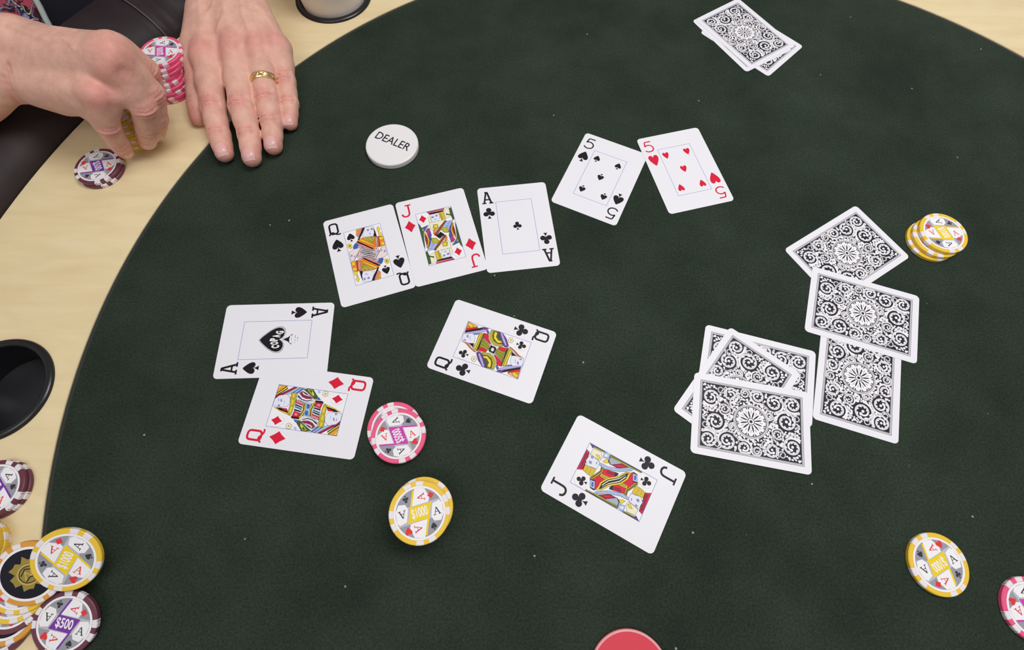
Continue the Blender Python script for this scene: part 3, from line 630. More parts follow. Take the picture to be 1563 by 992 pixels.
def back_art():
    random.seed(11)
    a = Art(CT + 0.01)
    W, H = 26.4, 38.9
    fr = [(-W, -H), (W, -H), (W, H), (-W, H)]
    a.poly(fr, 'backblack'); sc = lambda k: [(x * (W - k) / W, y * (H - k) / H) for x, y in fr]
    a.poly(sc(0.35), 'white'); a.poly(sc(0.75), 'greyline'); a.poly(sc(1.25), 'white'); a.poly(sc(1.5), 'backblack')
    Wi, Hi = W - 1.9, H - 1.9
    # spiral scrolls: centre (in the card's long direction u and short direction v), radius, turn direction, start angle
    half = [(-31.4, 18.6, 5.9, 1, -60), (-17.6, 17.6, 6.4, -1, 200), (-26.4, 4.8, 7.0, 1, 60), (-30.6, -13.6, 6.3, -1, 80), (-4.6, 20.6, 5.2, 1, -40),
            (4.6, 21.4, 3.6, -1, 150), (15.6, 18.4, 5.6, -1, 210), (-20.0, -6.2, 4.2, 1, 100), (-13.6, 6.6, 3.2, -1, 0), (-34.0, 8.0, 2.4, 1, 0), (10.5, 15.2, 2.6, 1, 30), (-24.4, 21.6, 2.6, -1, 30), (23.0, 21.0, 2.6, 1, 200)]
    spots = [(u * s, v * s, r, d, t + (180 if s < 0 else 0)) for u, v, r, d, t in half for s in (1, -1)]
    cl = lambda p: (max(-Wi, min(Wi, p[0])), max(-Hi, min(Hi, p[1])))
    def C(u, v): return cl((v, u))
    leaf = []
    # small filler leaves
    n_ok = 0; taken = [(u, v, r + 0.2) for u, v, r, d, t in spots] + [(0, 0, 12.9)]
    for _ in range(6000):
        u, v = random.uniform(-Hi, Hi), random.uniform(-Wi, Wi); r = random.uniform(0.7, 2.2)
        if abs(u) > Hi - r or abs(v) > Wi - r: continue
        if all(math.hypot(u - q[0], v - q[1]) > r * 0.75 + q[2] for q in taken):
            taken += [(u, v, r), (-u, -v, r)]
            t = random.uniform(0, 6.28)
            for s in (1, -1): leaf.append((u * s, v * s, r, t + (math.pi if s < 0 else 0)))
    a.up()
    for u, v, r, t in leaf:
        pts = []
        for k in range(12):
            f = 2 * math.pi * k / 12
            rad = r * (1.15 if k % 4 == 0 else 0.72 if k % 2 == 0 else 0.9)
            pts.append(C(u + rad * 1.25 * math.cos(f) * math.cos(t) - rad * 0.85 * math.sin(f) * math.sin(t), v + rad * 1.25 * math.cos(f) * math.sin(t) + rad * 0.85 * math.sin(f) * math.cos(t)))
        a.poly(pts, 'white', up=False)
    a.up(); zb = a.z
    for si, (u, v, r, d, t) in enumerate(spots):
        a.z = zb + (si // 2 % 5) * 0.02
        t0 = math.radians(t); N = 34; turns = 1.42 if r > 3 else 1.15
        w = 1.75 if r > 4.5 else 1.25 if r > 3 else 0.95
        def at(f, dr=0.0):
            ang = t0 + d * f * turns * 2 * math.pi; rad = (r + 0.3) * (1 - 0.62 * f) + dr
            return C(u + rad * math.cos(ang), v + rad * math.sin(ang))
        sp = [at(k / N) for k in range(N + 1)]
        ta = t0 - d * math.pi / 2; px, py = u + (r + .3) * math.cos(t0), v + (r + .3) * math.sin(t0)
        tail = [C(px + s * math.cos(ta - d * 0.45 * s / r), py + s * math.sin(ta - d * 0.45 * s / r)) for s in (r * 1.15, r * .8, r * .4)]
        a.stroke(tail + sp, w * 0.8, 'white', w1=w * 0.7)
        if r > 3:
            a.up()
            for k in range(2, 24, 3):          # frilled leaf edge on the inner side of the scroll
                f = k / N; L = r * 0.19 * (1 - 0.3 * f); g = 0.028
                p0, p1, p2, p3 = at(f, -w * .3), at(f + g * 1.5, -w * .3), at(f + g * 1.9, -w * .3 - L), at(f + g * 0.6, -w * .3 - L * 0.8)
                a.poly([p0, p1, p2, p3], 'white', up=False)
            e = at(1.0); a.disc(e[0], e[1], r * 0.17, 'white', n=12)
            a.disc(*C(u, v), r * 0.16, 'white', n=8)
        a.stroke(sp[1:-8], 0.22, 'greyline')
    for pts in ([(-36, 14), (-33, 11), (-29, 12.4), (-23, 12.6), (-19, 10.4), (-14, 11.2), (-10, 13.6), (-8.6, 18)], [(-36, -6), (-33.5, -4.6), (-30, -5.2), (-26.6, -8.6), (-24, -12.6), (-23.4, -18), (-21, -22)], [(-18.6, 1.6), (-16.4, -1.6), (-15.8, -6), (-17.4, -11), (-19.6, -13.5)], [(-12.8, -6.6), (-15.6, -10.6), (-15.4, -15), (-11.8, -18.6), (-8.6, -19.6)], [(-12.6, 3.2), (-14.8, 7.2), (-12.6, 12.2), (-7.6, 15.0), (-1.2, 14.6)], [(-21, -16), (-18.8, -18.6), (-20.4, -22.4)], [(8.4, 17.4), (10.4, 20.6), (9.4, 23.6)]):
        for s in (1, -1):
            a.z = zb + 0.095
            a.stroke(smooth_curve([C(u * s, v * s) for u, v in pts], k=4), 1.25, 'white', w1=0.5)
            a.up(); a.stroke(smooth_curve([C(u * s, v * s) for u, v in pts], k=4), 0.22, 'greyline')
    # rosette
    a.z = zb + 0.11
    for rr_, c in ((13.2, 'white'), (12.75, 'backblack'), (12.4, 'white'), (11.9, 'greyline'), (11.5, 'backblack'), (11.1, 'white')):
        a.disc(0, 0, rr_, c, 48)
    rot = lambda P, f: [(x * math.cos(f) - y * math.sin(f), x * math.sin(f) + y * math.cos(f)) for x, y in P]
    a.up()
    for k in range(12):
        f = 2 * math.pi * (k + 0.5) / 12
        a.poly(rot([(2.9, 0.30), (5.0, 0.62), (7.0, 0.52), (8.4, 0.10), (8.4, -0.10), (7.0, -0.52), (5.0, -0.62), (2.9, -0.30)], f), 'backblack', up=False)
        for s in (1, -1):
            a.poly(rot([(9.2, 0.25 * s), (10.9, 0.35 * s), (10.9, 1.75 * s), (9.9, 1.1 * s)], f), 'backblack', up=False)
    a.up()
    for k in range(12):
        f = 2 * math.pi * k / 12
        a.poly(rot([(5.6, 0.0), (7.4, 0.3), (9.0, 0.0), (7.4, -0.3)], f), 'greyline', up=False)
    a.disc(0, 0, 2.75, 'backblack'); a.disc(0, 0, 2.2, 'white'); a.disc(0, 0, 1.2, 'backblack')
    return a

face_card('A', 'spade', -189.24, 143.09, -1.5207, 0, 'ace of spades card lying face up half under the red queen of diamonds')
face_card('Q', 'diamond', -153.92, 86.73, -1.6878, 1, 'red queen of diamonds card lying face up over the ace of spades')
face_card('Q', 'spade', -125.07, 223.81, 0.3347, 0, 'queen of spades card lying face up, leftmost of the row of three')
face_card('J', 'diamond', -64.37, 243.43, 0.3028, 1, 'red jack of diamonds card lying face up in the middle of the row of three')
face_card('A', 'club', 2.98, 255.01, 0.1435, 0, 'ace of clubs card lying face up beside the jack of diamonds')
face_card('5', 'spade', 79.15, 309.45, -0.4136, 0, 'five of spades card lying face up beside the five of hearts')
face_card('5', 'heart', 157.79, 320.71, 0.2685, 1, 'red five of hearts card lying face up over a corner of the five of spades')
face_card('Q', 'club', -15.16, 138.27, -1.8985, 0, 'queen of clubs card lying face up alone in the middle of the felt')
face_card('J', 'club', 75.85, 39.11, -2.0652, 0, 'jack of clubs card lying face up alone near the bottom of the felt')

bart = back_art()
proto_back = None
for x, y, t, lvl, label in [
    (289.77, 233.56, -0.9963, 0, 'face down card tilted like a diamond beside the stack of three yellow chips'),
    (289.32, 176.23, -1.8804, 1, 'face down card lying across the two other cards of the right group'),
    (272.70, 120.66, -0.2968, 0, 'upright face down card tucked under the crossing card, lowest of the right group'),
    (193.11, 122.24, -1.8233, 0, 'face down card at the bottom of the pile of three, right edge showing'),
    (175.63, 107.72, -0.6602, 1, 'slanted face down card sandwiched in the middle of the pile of three'),
    (182.09, 84.21, -1.7381, 2, 'face down card lying fully visible on top of the pile of three'),
    (248.74, 494.30, 0.7863, 0, 'face down card at the bottom of the far pair pile, corner sticking out lower right'),
    (238.95, 500.15, 0.5614, 1, 'face down card mostly hidden in the middle of the far pile at the top edge'),
    (242.73, 503.77, 0.5980, 2, 'face down card on top of the far pile at the top edge of the felt')]:
    o = make_card('playing_card', (x, y, lvl * CT + 0.05), t, label)
    if proto_back is None:
        proto_back = bart.build('back_print', o)
    else:
        c = proto_back.copy(); COL.objects.link(c); c.parent = o

# ---------------------------------------------------------------- dealer button and red button
def button(name, r, h, m, loc, rot):
    V, F = lathe([(0.001, 0), (r - 0.8, 0), (r, 0.8), (r, h - 1.3), (r - 0.4, h - 0.5), (r - 1.3, h), (r - 2.2, h), (0.001, h)], 72)
    return mesh_obj(name, V, F, [m], loc=loc, rot=rot, smooth=False)
o = button('dealer_button', 24.6, 6.0, mat('white_plastic', '#eceaec', 0.35, spec=0.45), (-116.1 * MM, 338.9 * MM, 0), (0, 0, math.radians(-25)))
tag(o, 'round white dealer button with black lettering near the right hand of fingers', 'button')
o['label'] = 'round white button lettered DEALER lying on the felt'
a = Art(6.02); a.text('DEALER', -0.5, 3.4, 8.8, 'backblack', bold=0.012, width=36.0); a.build('lettering', o)
o = button('red_button', 25.5, 4.0, mat('red_plastic', '#d83d50', 0.4, spec=0.4), (78.7 * MM, -78.7 * MM, 0), (0, 0, 0))
tag(o, 'plain red round button cut off by the bottom edge', 'button')
V, F = lathe([(25.45, 2.6), (25.55, 3.2), (25.0, 3.9), (24.3, 4.05), (24.0, 4.0)], 72)
mesh_obj('rim', V, F, [mat('pale_red_rim', '#e9a0a4', 0.4)], o, smooth=True)

# ---------------------------------------------------------------- poker chips
CR, CTH = 20.0, 3.3
CHIPCOL = {'yellow': '#ecc43c', 'maroon': '#6a3546', 'pink': '#ec5c88', 'orange': '#dc9a3a'}
m_spot = mat('chip_white', '#e9e4ea', 0.4, spec=0.4)
def chip_mesh(col):
    prof = [(0.001, 0), (CR - 0.5, 0), (CR, 0.45), (CR, CTH - 0.45), (CR - 0.5, CTH), (17.1, CTH), (16.9, CTH - 0.12), (0.001, CTH - 0.12)]
    V, F = lathe(prof, 64)
    return V, F
def sector(a0, a1, lift):
    P = [(17.1, CTH - 0.02 + lift), (CR - 0.5, CTH + lift), (CR + lift, CTH - 0.45), (CR + lift, 0.45), (CR - 0.5, -lift + 0.005), (17.1, 0.02)]
    V, F = [], []; n = max(2, int((a1 - a0) / 6))
    for i in range(n + 1):
        a = math.radians(a0 + (a1 - a0) * i / n)
        for r, z in P: V.append((r * math.cos(a) * MM, r * math.sin(a) * MM, z * MM))
    p = len(P)
    for i in range(n):
        for q in range(p): F.append((i * p + q, i * p + (q + 1) % p, (i + 1) * p + (q + 1) % p, (i + 1) * p + q))
    F.append(tuple(range(p))[::-1]); F.append(tuple(n * p + q for q in range(p)))
    F = [f[::-1] for f in F]
    return V, F
def inlay_art(kind):
    a = Art(CTH - 0.10)
    R = 15.6
    if kind == 'orange':
        a.disc(0, 0, 16.9, 'white', 48); a.disc(0, 0, 15.4, 'crestblack', 48)
        crest = [(r * math.cos(math.radians(t)), r * math.sin(math.radians(t))) for t, r in [(k * 15, (10.6 if k % 2 else 8.4) + 1.2 * math.sin(k * 1.7)) for k in range(24)]]
        a.poly(crest, 'crestgold'); a.disc(0, -0.5, 6.6, 'crestgold2', 24); a.disc(0, -0.5, 5.6, 'crestblack', 24); a.disc(0, -0.5, 5.0, 'crestgold', 24)
        a.stroke([(-3, -3), (-1, 2), (1, -2), (3, 2.4)], 0.9, 'crestgold2'); a.stroke([(-4, 1), (0, 3.6), (4, 1)], 0.7, 'crestblack'); a.stroke([(-3.4, -3.6), (0, -2.2), (3.4, -3.6)], 0.7, 'crestblack')
        return a
    a.disc(0, 0, 16.9, 'white', 48); a.disc(0, 0, R, 'silver', 48)
    a.poly([(R * math.cos(math.radians(t)), R * math.sin(math.radians(t))) for t in range(200, 341, 10)], 'darksilver')
    a.poly([(R * math.cos(math.radians(t)), R * math.sin(math.radians(t))) for t in range(20, 161, 10)], 'darksilver')
    pan = {'yellow': 'panel_yellow', 'maroon': 'panel_purple', 'pink': 'panel_pink'}[kind]
    num = {'yellow': '$1000', 'maroon': '$500', 'pink': '$5000'}[kind]
    # pinwheel of four white ace cards round the coloured value panel
    def clip(pts): 
        out = []
        for x, y in pts:
            d = math.hypot(x, y)
            out.append((x, y) if d <= R - .05 else (x * (R - .05) / d, y * (R - .05) / d))
        return out
    tb = [(-4.4, 5.0), (7.2, 5.0), (8.4, 7.4), (6.6, 13.2), (3, 14.6), (-.2, 14.8)]
    lr = [(6.5, -4.6), (9.2, 3.6), (13, 4.6), (14.6, 2.5), (14.0, -4.5), (11.5, -8.6), (8.0, -7.8)]
    for s in (1, -1):
        tb_, lr_ = [(x, y if y < 6 else y * 1.08) for x, y in tb], [(x if x < 10 else x * 1.08, y) for x, y in lr]
        a.poly(clip([(s * x, s * y) for x, y in tb_]), 'silver2'); a.poly(clip([(s * x, s * y) for x, y in lr_]), 'silver2')
    for s in (1, -1):
        a.poly(clip([(s * (x * .96 + .15), s * (y * .96 + .35)) for x, y in tb_]), 'white'); a.poly(clip([(s * (x * .96 + .4), s * y * .96) for x, y in lr_]), 'white')
    a.poly([(-5.0, 4.8), (8.8, 4.5), (5.0, -4.8), (-8.8, -4.5)], pan)
    for s in (1, -1):
        a.poly(clip([(s * -5.8, s * 3.4), (s * -4.3, s * 4.2), (s * -.2, s * 14.7), (s * -1.6, s * 14.7)]), pan)
    a.text(num, 0, 0, 7.0, 'white', bold=0.02, width=10.6)
    def ace(x, y, ang, c):
        ca, sa = math.cos(ang), math.sin(ang); T = lambda pts: [(x + p * ca - q * sa, y + p * sa + q * ca) for p, q in pts]
        a.stroke(T([(-1.7, -2.2), (0, 2.3)]), 0.42, c); a.stroke(T([(0, 2.3), (1.7, -2.2)]), 0.75, c); a.stroke(T([(-1.0, -.6), (1.1, -.6)]), 0.4, c)
        a.stroke(T([(-2.6, -2.3), (-.9, -2.3)]), 0.42, c); a.stroke(T([(.8, -2.3), (2.6, -2.3)]), 0.42, c)
    ace(2.9, 9.3, math.pi / 2, 'suitred'); ace(-2.9, -9.3, -math.pi / 2, 'suitred'); ace(10.9, -1.8, 0, 'suitblack'); ace(-10.9, 1.8, math.pi, 'suitblack')
    pip(a, 'diamond', 9.4, 8.9, 4.6, 4.8, col='suitred'); pip(a, 'heart', -9.4, -8.9, 4.6, 4.8, flip=True, col='suitred')
    pip(a, 'spade', 6.9, -10.6, 3.8, 4.6, flip=False, col='suitblack'); pip(a, 'club', -6.9, 10.6, 3.9, 4.6, flip=True, col='suitblack')
    return a
PROTO = {}
def proto_chip(kind):
    V, F = chip_mesh(kind)
    mc = mat('chip_' + kind, CHIPCOL[kind], 0.4, spec=0.4)
    o = mesh_obj('poker_chip', V, F, [mc])
    s0 = None
    for q in range(4):
        a0 = 90 * q
        for lo, hi in ((-20, -5.5), (5.5, 20)):
            V, F = sector(a0 + lo, a0 + hi, 0.03)
            mesh_obj('edge_spot', V, F, [m_spot], o)
    inlay_art(kind).build('printed_inlay', o)
    return o
def chip(kind, x, y, z, rot, label, tilt=(0, 0), group=None):
    """x, y: centre of the top face; z: height of the top face (mm)"""
    if kind not in PROTO:
        PROTO[kind] = o = proto_chip(kind)
    else:
        o = copy_tree(PROTO[kind])
    R = Matrix.Rotation(math.radians(tilt[1]), 4, Vector((math.cos(math.radians(tilt[0])), math.sin(math.radians(tilt[0])), 0))) @ Matrix.Rotation(math.radians(rot), 4, 'Z')
    top = Vector((x, y, z)) * MM
    o.location = top - R @ Vector((0, 0, CTH * MM))
    o.rotation_euler = R.to_euler()
    return tag(o, label, 'chip', group)
ORD = ['top', 'second from top', 'third from top', 'fourth from top', 'fifth from top', 'sixth from top', 'seventh from top', 'eighth from top', 'ninth from top', 'tenth from top', 'eleventh from top', 'twelfth from top', 'thirteenth from top']
def stack(kind, places, rots, z_base, what, group, tilt=(0, 0)):
    """places: list of (x, y) from the bottom chip up"""
    n = len(places)
    for i, (x, y) in enumerate(places):
        top_tilt = tilt if i == n - 1 else (0, 0)
        chip(kind, x, y, z_base + CTH * (i + 1) + 0.04 * (i + 1), rots[i % len(rots)], f'{kind} chip, {ORD[n - 1 - i]} {what}' if i < n - 1 else f'{kind} chip on {ORD[0]} {what}', tilt=top_tilt, group=group)
def lerp_path(p, n):
    out = []
    for i in range(n):
        f = i / (n - 1) * (len(p) - 1); k = min(int(f), len(p) - 2); t = f - k
        out.append((p[k][0] + (p[k + 1][0] - p[k][0]) * t, p[k][1] + (p[k + 1][1] - p[k][1]) * t))
    return out
random.seed(5)
jit = lambda pl, j: [(x + random.uniform(-j, j), y + random.uniform(-j, j)) if 0 < i < len(pl) - 1 else (x, y) for i, (x, y) in enumerate(pl)]
chip('yellow', 293.6, -11.4, 3.35, -152, 'single yellow chip lying alone on the felt at the lower right')
chip('pink', 348.3, -37.9, 3.35, -67, 'single pink chip cut off by the right edge')
stack('yellow', [(364.4, 246.3), (367.4, 247.6), (371.6, 250.2)], [20, -20, -72], 0, 'of the slipped yellow stack beside the face down cards', 'slipped yellow stack at the right')
stack('pink', [(-86.2, 73.6), (-81.7, 67.7)], [117, 117], 0, 'of the pink pair beside the queen of diamonds', 'pink pair on the felt')
stack('yellow', jit(lerp_path([(-62, 15.6), (-60, 16.2), (-57.0, 17.2)], 7), 0.8) + [(-58.2, 14.0)], [10, 60, 35, 80, 15, 50, 40, 18], 0, 'of the yellow stack below the pink pair', 'yellow stack in the middle of the felt', tilt=(60, 9))
stack('maroon', [(-378.6, 303.8), (-379.4, 304.7)], [-50, -58], RAIL_Z, 'of the maroon pair beside the hand', 'maroon pair on the wooden rail by the hand')
stack('maroon', [(-358.0, 25.0), (-359.2, 24.6)], [66, 66], RAIL_Z, 'of the maroon pair below the cup holder', 'maroon pair below the cup holder')
stack('pink', jit(lerp_path([(-341.3, 405.9), (-342, 407), (-343, 414), (-340.3, 422.0)], 9), 0.9), [100, 95, 60, 100, 40, 95, 104, 100, 106], RAIL_Z, 'of the tall pink stack between the two hands', 'tall pink stack between the hands')
stack('yellow', jit([(-358, 346)] * 11, 0.5), [70, 30, 72, 10, 68, 72, 40, 66, 20, 70, 64, 0], RAIL_Z, 'of the yellow stack gripped by the hand', 'yellow stack gripped by the hand')
# the untidy heap at the lower left corner
HP = 'in the leaning heap at the lower left'
chip('maroon', -326.0, -57.0, 5.4, 20, 'maroon chip lowest ' + HP)
chip('orange', -320.0, -49.5, 9.0, 10, 'orange chip second from the bottom ' + HP, tilt=(27, 3))
chip('maroon', -317.6, -42.6, 12.6, 64, 'maroon chip third from the bottom ' + HP, tilt=(27, 7))
chip('yellow', -314.9, -36.8, 16.3, 25, 'yellow chip in the middle ' + HP, tilt=(27, 12))
chip('yellow', -309.8, -31.6, 20.4, 5, 'yellow chip just below the dark crested chip ' + HP, tilt=(27, 17))
chip('orange', -302.0, -26.7, 24.6, 38, 'orange chip with dark crested centre ' + HP, tilt=(27, 22))
chip('yellow', -279.6, -18.4, 26.4, 66, 'yellow chip overhanging the felt on top ' + HP, tilt=(27, 26))
chip('maroon', -281.6, -56.1, 8.6, -12, 'maroon 500 chip leaning against the right side of the heap', tilt=(15, 14))
stack('yellow', [(-358.5, -14.5), (-357.5, -14.0), (-358.0, -14.3)], [10, 40, 70], RAIL_Z, 'of the yellow stack at the left edge', 'yellow stack at the left edge')

# ---------------------------------------------------------------- the player: signed distance fields -> one skin
H_FINE, H_COARSE = 1.1, 6.0
class Field:
    def __init__(self, lo, hi, h):
        self.h = h; self.lo = np.array(lo, np.float32)
        self.n = [int((b - a) / h) + 1 for a, b in zip(lo, hi)]
        self.F = np.full(self.n, 60.0, np.float32)
    def win(self, pts, m):
        P = np.array(pts, np.float32)
        a = np.maximum(np.floor((P.min(0) - m - self.lo) / self.h).astype(int), 0)
        b = np.minimum(np.ceil((P.max(0) + m - self.lo) / self.h).astype(int) + 1, self.n)
        if (b <= a).any(): return None
        sl = tuple(slice(i, j) for i, j in zip(a, b))
        ax = [self.lo[i] + self.h * np.arange(a[i], b[i], dtype=np.float32) for i in range(3)]
        return sl, ax[0][:, None, None], ax[1][None, :, None], ax[2][None, None, :]
    @staticmethod
    def seg(X, Y, Z, a, b):
        a = np.array(a, np.float32); d = np.array(b, np.float32) - a
        L = float((d * d).sum()) + 1e-9
        px, py, pz = X - a[0], Y - a[1], Z - a[2]
        t = np.clip((px * d[0] + py * d[1] + pz * d[2]) / L, 0, 1)
        return np.sqrt((px - t * d[0]) ** 2 + (py - t * d[1]) ** 2 + (pz - t * d[2]) ** 2), t
    def cap(self, a, b, ra, rb, k):
        w = self.win([a, b], max(ra, rb) + 2 * k + 6)
        if w is None: return
        sl, X, Y, Z = w
        d, t = self.seg(X, Y, Z, a, b)
        d = d - (ra + (rb - ra) * t)
        f = self.F[sl]
        if k > 0:
            hh = np.maximum(k - np.abs(f - d), 0) / k
            self.F[sl] = np.minimum(f, d) - hh * hh * k * 0.25
        else:
            self.F[sl] = np.minimum(f, d)
    def feat(self, pts, A, s):
        """raise (A < 0) or carve (A > 0) the skin along a polyline"""
        w = self.win(pts, 3 * s)
        if w is None: return
        sl, X, Y, Z = w
        d = None
        for a, b in (zip(pts[:-1], pts[1:]) if len(pts) > 1 else [(pts[0], pts[0])]):
            q, _ = self.seg(X, Y, Z, a, b)
            d = q if d is None else np.minimum(d, q)
        self.F[sl] = self.F[sl] + A * np.exp(-(d / s) ** 2)
    def sample(self, p):
        q = (np.array(p) - self.lo) / self.h
        i = np.clip(np.floor(q).astype(int), 0, np.array(self.n) - 2); f = q - i
        s = 0.0
        for dx in (0, 1):
            for dy in (0, 1):
                for dz in (0, 1):
                    s += float(self.F[i[0] + dx, i[1] + dy, i[2] + dz]) * (f[0] if dx else 1 - f[0]) * (f[1] if dy else 1 - f[1]) * (f[2] if dz else 1 - f[2])
        return s
    def mesh(self):
        F = self.F
        F[0] = F[-1] = 2.0; F[:, 0] = F[:, -1] = 2.0; F[:, :, 0] = F[:, :, -1] = 2.0
        ins = F < 0
        nx, ny, nz = (n - 1 for n in self.n)
        cnt = np.zeros((nx, ny, nz), np.int8)
        cs = [(i, j, k) for i in (0, 1) for j in (0, 1) for k in (0, 1)]
        for i, j, k in cs: cnt += ins[i:i + nx, j:j + ny, k:k + nz]
        act = (cnt > 0) & (cnt < 8)
        I = np.argwhere(act)
        idx = np.full(act.shape, -1, np.int64); idx[act] = np.arange(len(I))
        acc = np.zeros((len(I), 3)); num = np.zeros(len(I))
        for a in cs:
            for ax in range(3):
                if a[ax] == 1: continue
                b = list(a); b[ax] = 1
                fa = F[I[:, 0] + a[0], I[:, 1] + a[1], I[:, 2] + a[2]]; fb = F[I[:, 0] + b[0], I[:, 1] + b[1], I[:, 2] + b[2]]
                m = (fa < 0) != (fb < 0)
                t = np.where(m, fa / (fa - fb + 1e-12), 0)
                p = np.array(a, float)[None, :] + np.zeros((len(I), 3)); p[:, ax] += t
                acc[m] += p[m]; num[m] += 1
        V = (I + acc / num[:, None]) * self.h + self.lo
        Q = []
        for ax in range(3):
            u, v = [(1, 2), (2, 0), (0, 1)][ax]
            sa = [slice(1, -1)] * 3; sa[ax] = slice(0, -1)
            sb = [slice(1, -1)] * 3; sb[ax] = slice(1, None)
            A, B = ins[tuple(sa)], ins[tuple(sb)]
            for flip, m in ((False, A & ~B), (True, ~A & B)):
                E = np.argwhere(m)
                if not len(E): continue
                E[:, u] += 1; E[:, v] += 1
                def g(du, dv):
                    C = E.copy(); C[:, u] -= du; C[:, v] -= dv
                    return idx[C[:, 0], C[:, 1], C[:, 2]]
                q = np.stack([g(1, 1), g(0, 1), g(0, 0), g(1, 0)], 1)
                Q.append(q[:, ::-1] if flip else q)
        return V, np.concatenate(Q)
def np_obj(name, V, Q, m, parent, col=None):
    me = bpy.data.meshes.new(name)
    V = np.asarray(V, np.float32) * MM
    me.vertices.add(len(V)); me.vertices.foreach_set('co', V.ravel())
    me.loops.add(Q.size); me.loops.foreach_set('vertex_index', Q.astype(np.int32).ravel())
    me.polygons.add(len(Q)); me.polygons.foreach_set('loop_start', np.arange(0, Q.size, 4, dtype=np.int32))
    me.polygons.foreach_set('use_smooth', np.ones(len(Q), bool))
    me.update(calc_edges=True); me.validate()
    if col is not None:
        at = me.color_attributes.new('Col', 'FLOAT_COLOR', 'POINT')
        at.data.foreach_set('color', np.c_[col, np.ones(len(col))].astype(np.float32).ravel())
    me.materials.append(m)
    o = bpy.data.objects.new(name, me); COL.objects.link(o); o.parent = parent
    return o

v3 = lambda p: np.array(p, float)
unit = lambda d: d / (np.linalg.norm(d) + 1e-9)
class Hand:
    def __init__(self): self.red = []; self.nails = []; self.caps = []; self.feats = []
    def finger(self, J, R, up, k_root=7.0, crease=(1, 1), nail=True, bend=1.0):
        """J: tip-centre, DIP, PIP, MCP; R: radii at those joints"""
        J = [v3(j) for j in J]
        for a, b, ra, rb in ((J[0], J[1], R[0], R[1]), (J[1], J[2], R[1], R[2]), (J[2], J[3], R[2], R[3])):
            mid = (a + b) / 2; rm = (ra + rb) / 2 * 0.965
            last = b is J[3]
            self.caps.append((a, mid, ra, rm, 3.0)); self.caps.append((mid, b, rm, rb, k_root if last else 3.0))
        dirs = [unit(J[i] - J[i + 1]) for i in range(3)]
        up = unit(v3(up))
        def frame(d):
            n = unit(up - d * (up @ d)); return n, np.cross(d, n)
        for jt, (j, d, r, amt) in enumerate(((J[1], unit(dirs[0] + dirs[1]), R[1], crease[1]), (J[2], unit(dirs[1] + dirs[2]), R[2], crease[0]))):
            n, l = frame(d)
            offs = ((-1.4, 1.0), (1.8, 0.7)) if jt == 0 else ((-4.4, 0.8), (-1.5, 1.3), (1.5, 1.3), (4.6, 0.8))
            for o, A in offs:
                arc = [j + d * (o + 0.9 * abs(math.sin(f)) * (1 if o > 0 else -1)) + r * (math.cos(f) * n + math.sin(f) * l) for f in (-0.85, -0.5, -0.17, 0.17, 0.5, 0.85)]
                self.feats.append((arc, A * amt, 1.15))
                for q in arc[1:-1]: self.red.append((q, 2.4, 0.95))
            self.feats.append(([j + n * r * 0.9], -0.7 * amt, 5.5))
            self.red.append((j + n * r, 9.0 if jt else 7.0, 0.75 if jt else 0.45))
        n, l = frame(dirs[0])
        self.red.append((J[0] + n * R[0] * 0.3 + dirs[0] * 2, 11.0, 1.0))
        if nail: self.nails.append((J[0], dirs[0], n, l, R[0]))
    def web(self, a, b, r, k=6): self.caps.append((v3(a), v3(b), r, r, k))

SKIN, SKIN_RED = np.array(srgb('#e4b4a2')[:3]), np.array(srgb('#dc8e86')[:3])
def skin_cols(V, red):
    w = np.zeros(len(V))
    for p, s, a in red:
        d2 = ((V - np.asarray(p)) ** 2).sum(1)
        w = np.maximum(w, a * np.exp(-d2 / (s * s)))
    w = np.clip(w, 0, 1)[:, None] * 0.75
    return SKIN * (1 - w) + SKIN_RED * w

person = tag(empty('person', (-0.62, 0.58, FLOOR_Z * MM)), 'person in a red patterned shirt, one hand flat on the felt, one gripping chips', 'person')
PO = v3((-620, 580, FLOOR_Z))

# --- hand lying flat, fingers on the felt (ring on one finger)
L = Hand()
UP = (0.0, -0.15, 1)
idx_, mid_, rin_, pin_ = (-298, 420, 27), (-270, 425, 30), (-248, 428, 29), (-234, 437, 24.5)
L.finger([(-267.9, 322.1, 8.6), (-275.1, 339.7, 11.5), (-284.0, 367.2, 18.0), idx_], (8.2, 9.6, 11.2, 13.0), UP, crease=(1.5, 1.4))
L.finger([(-241.6, 317.5, 8.8), (-247.1, 339.9, 12.0), (-256.9, 367.7, 19.0), mid_], (8.5, 9.8, 11.4, 13.2), UP, crease=(1.5, 1.4))
L.finger([(-224.6, 331.6, 8.6), (-229.3, 355.8, 11.5), (-236.1, 378.5, 18.0), rin_], (8.2, 9.4, 10.6, 11.4), UP, crease=(1.5, 1.4))
L.finger([(-214.8, 360.4, 7.4), (-218.0, 381.5, 10.2), (-224.3, 404.4, 15.0), pin_], (6.9, 8.0, 9.3, 11.2), UP, crease=(1.5, 1.4))
cm = [(-312, 500, 36), (-298, 503, 39), (-286, 504, 38), (-276, 503, 34)]
for m_, c_, r_ in zip((idx_, mid_, rin_, pin_), cm, (13.0, 13.2, 12.4, 11.2)):
    L.caps.append((v3(m_), v3(c_), r_, 15.5, 9))
    top = v3(m_) + v3((0, -1, r_ - 0.4))
    L.feats.append(([top], -1.6, 8.0)); L.red.append((top, 13.0, 0.85))
    a_, b_ = v3(m_) + v3((0, 10, r_)), v3(c_) + v3((0, 0, 14.5))
    L.feats.append(([a_ + (b_ - a_) * t for t in (0, .33, .66, 1)], -1.5, 3.0))
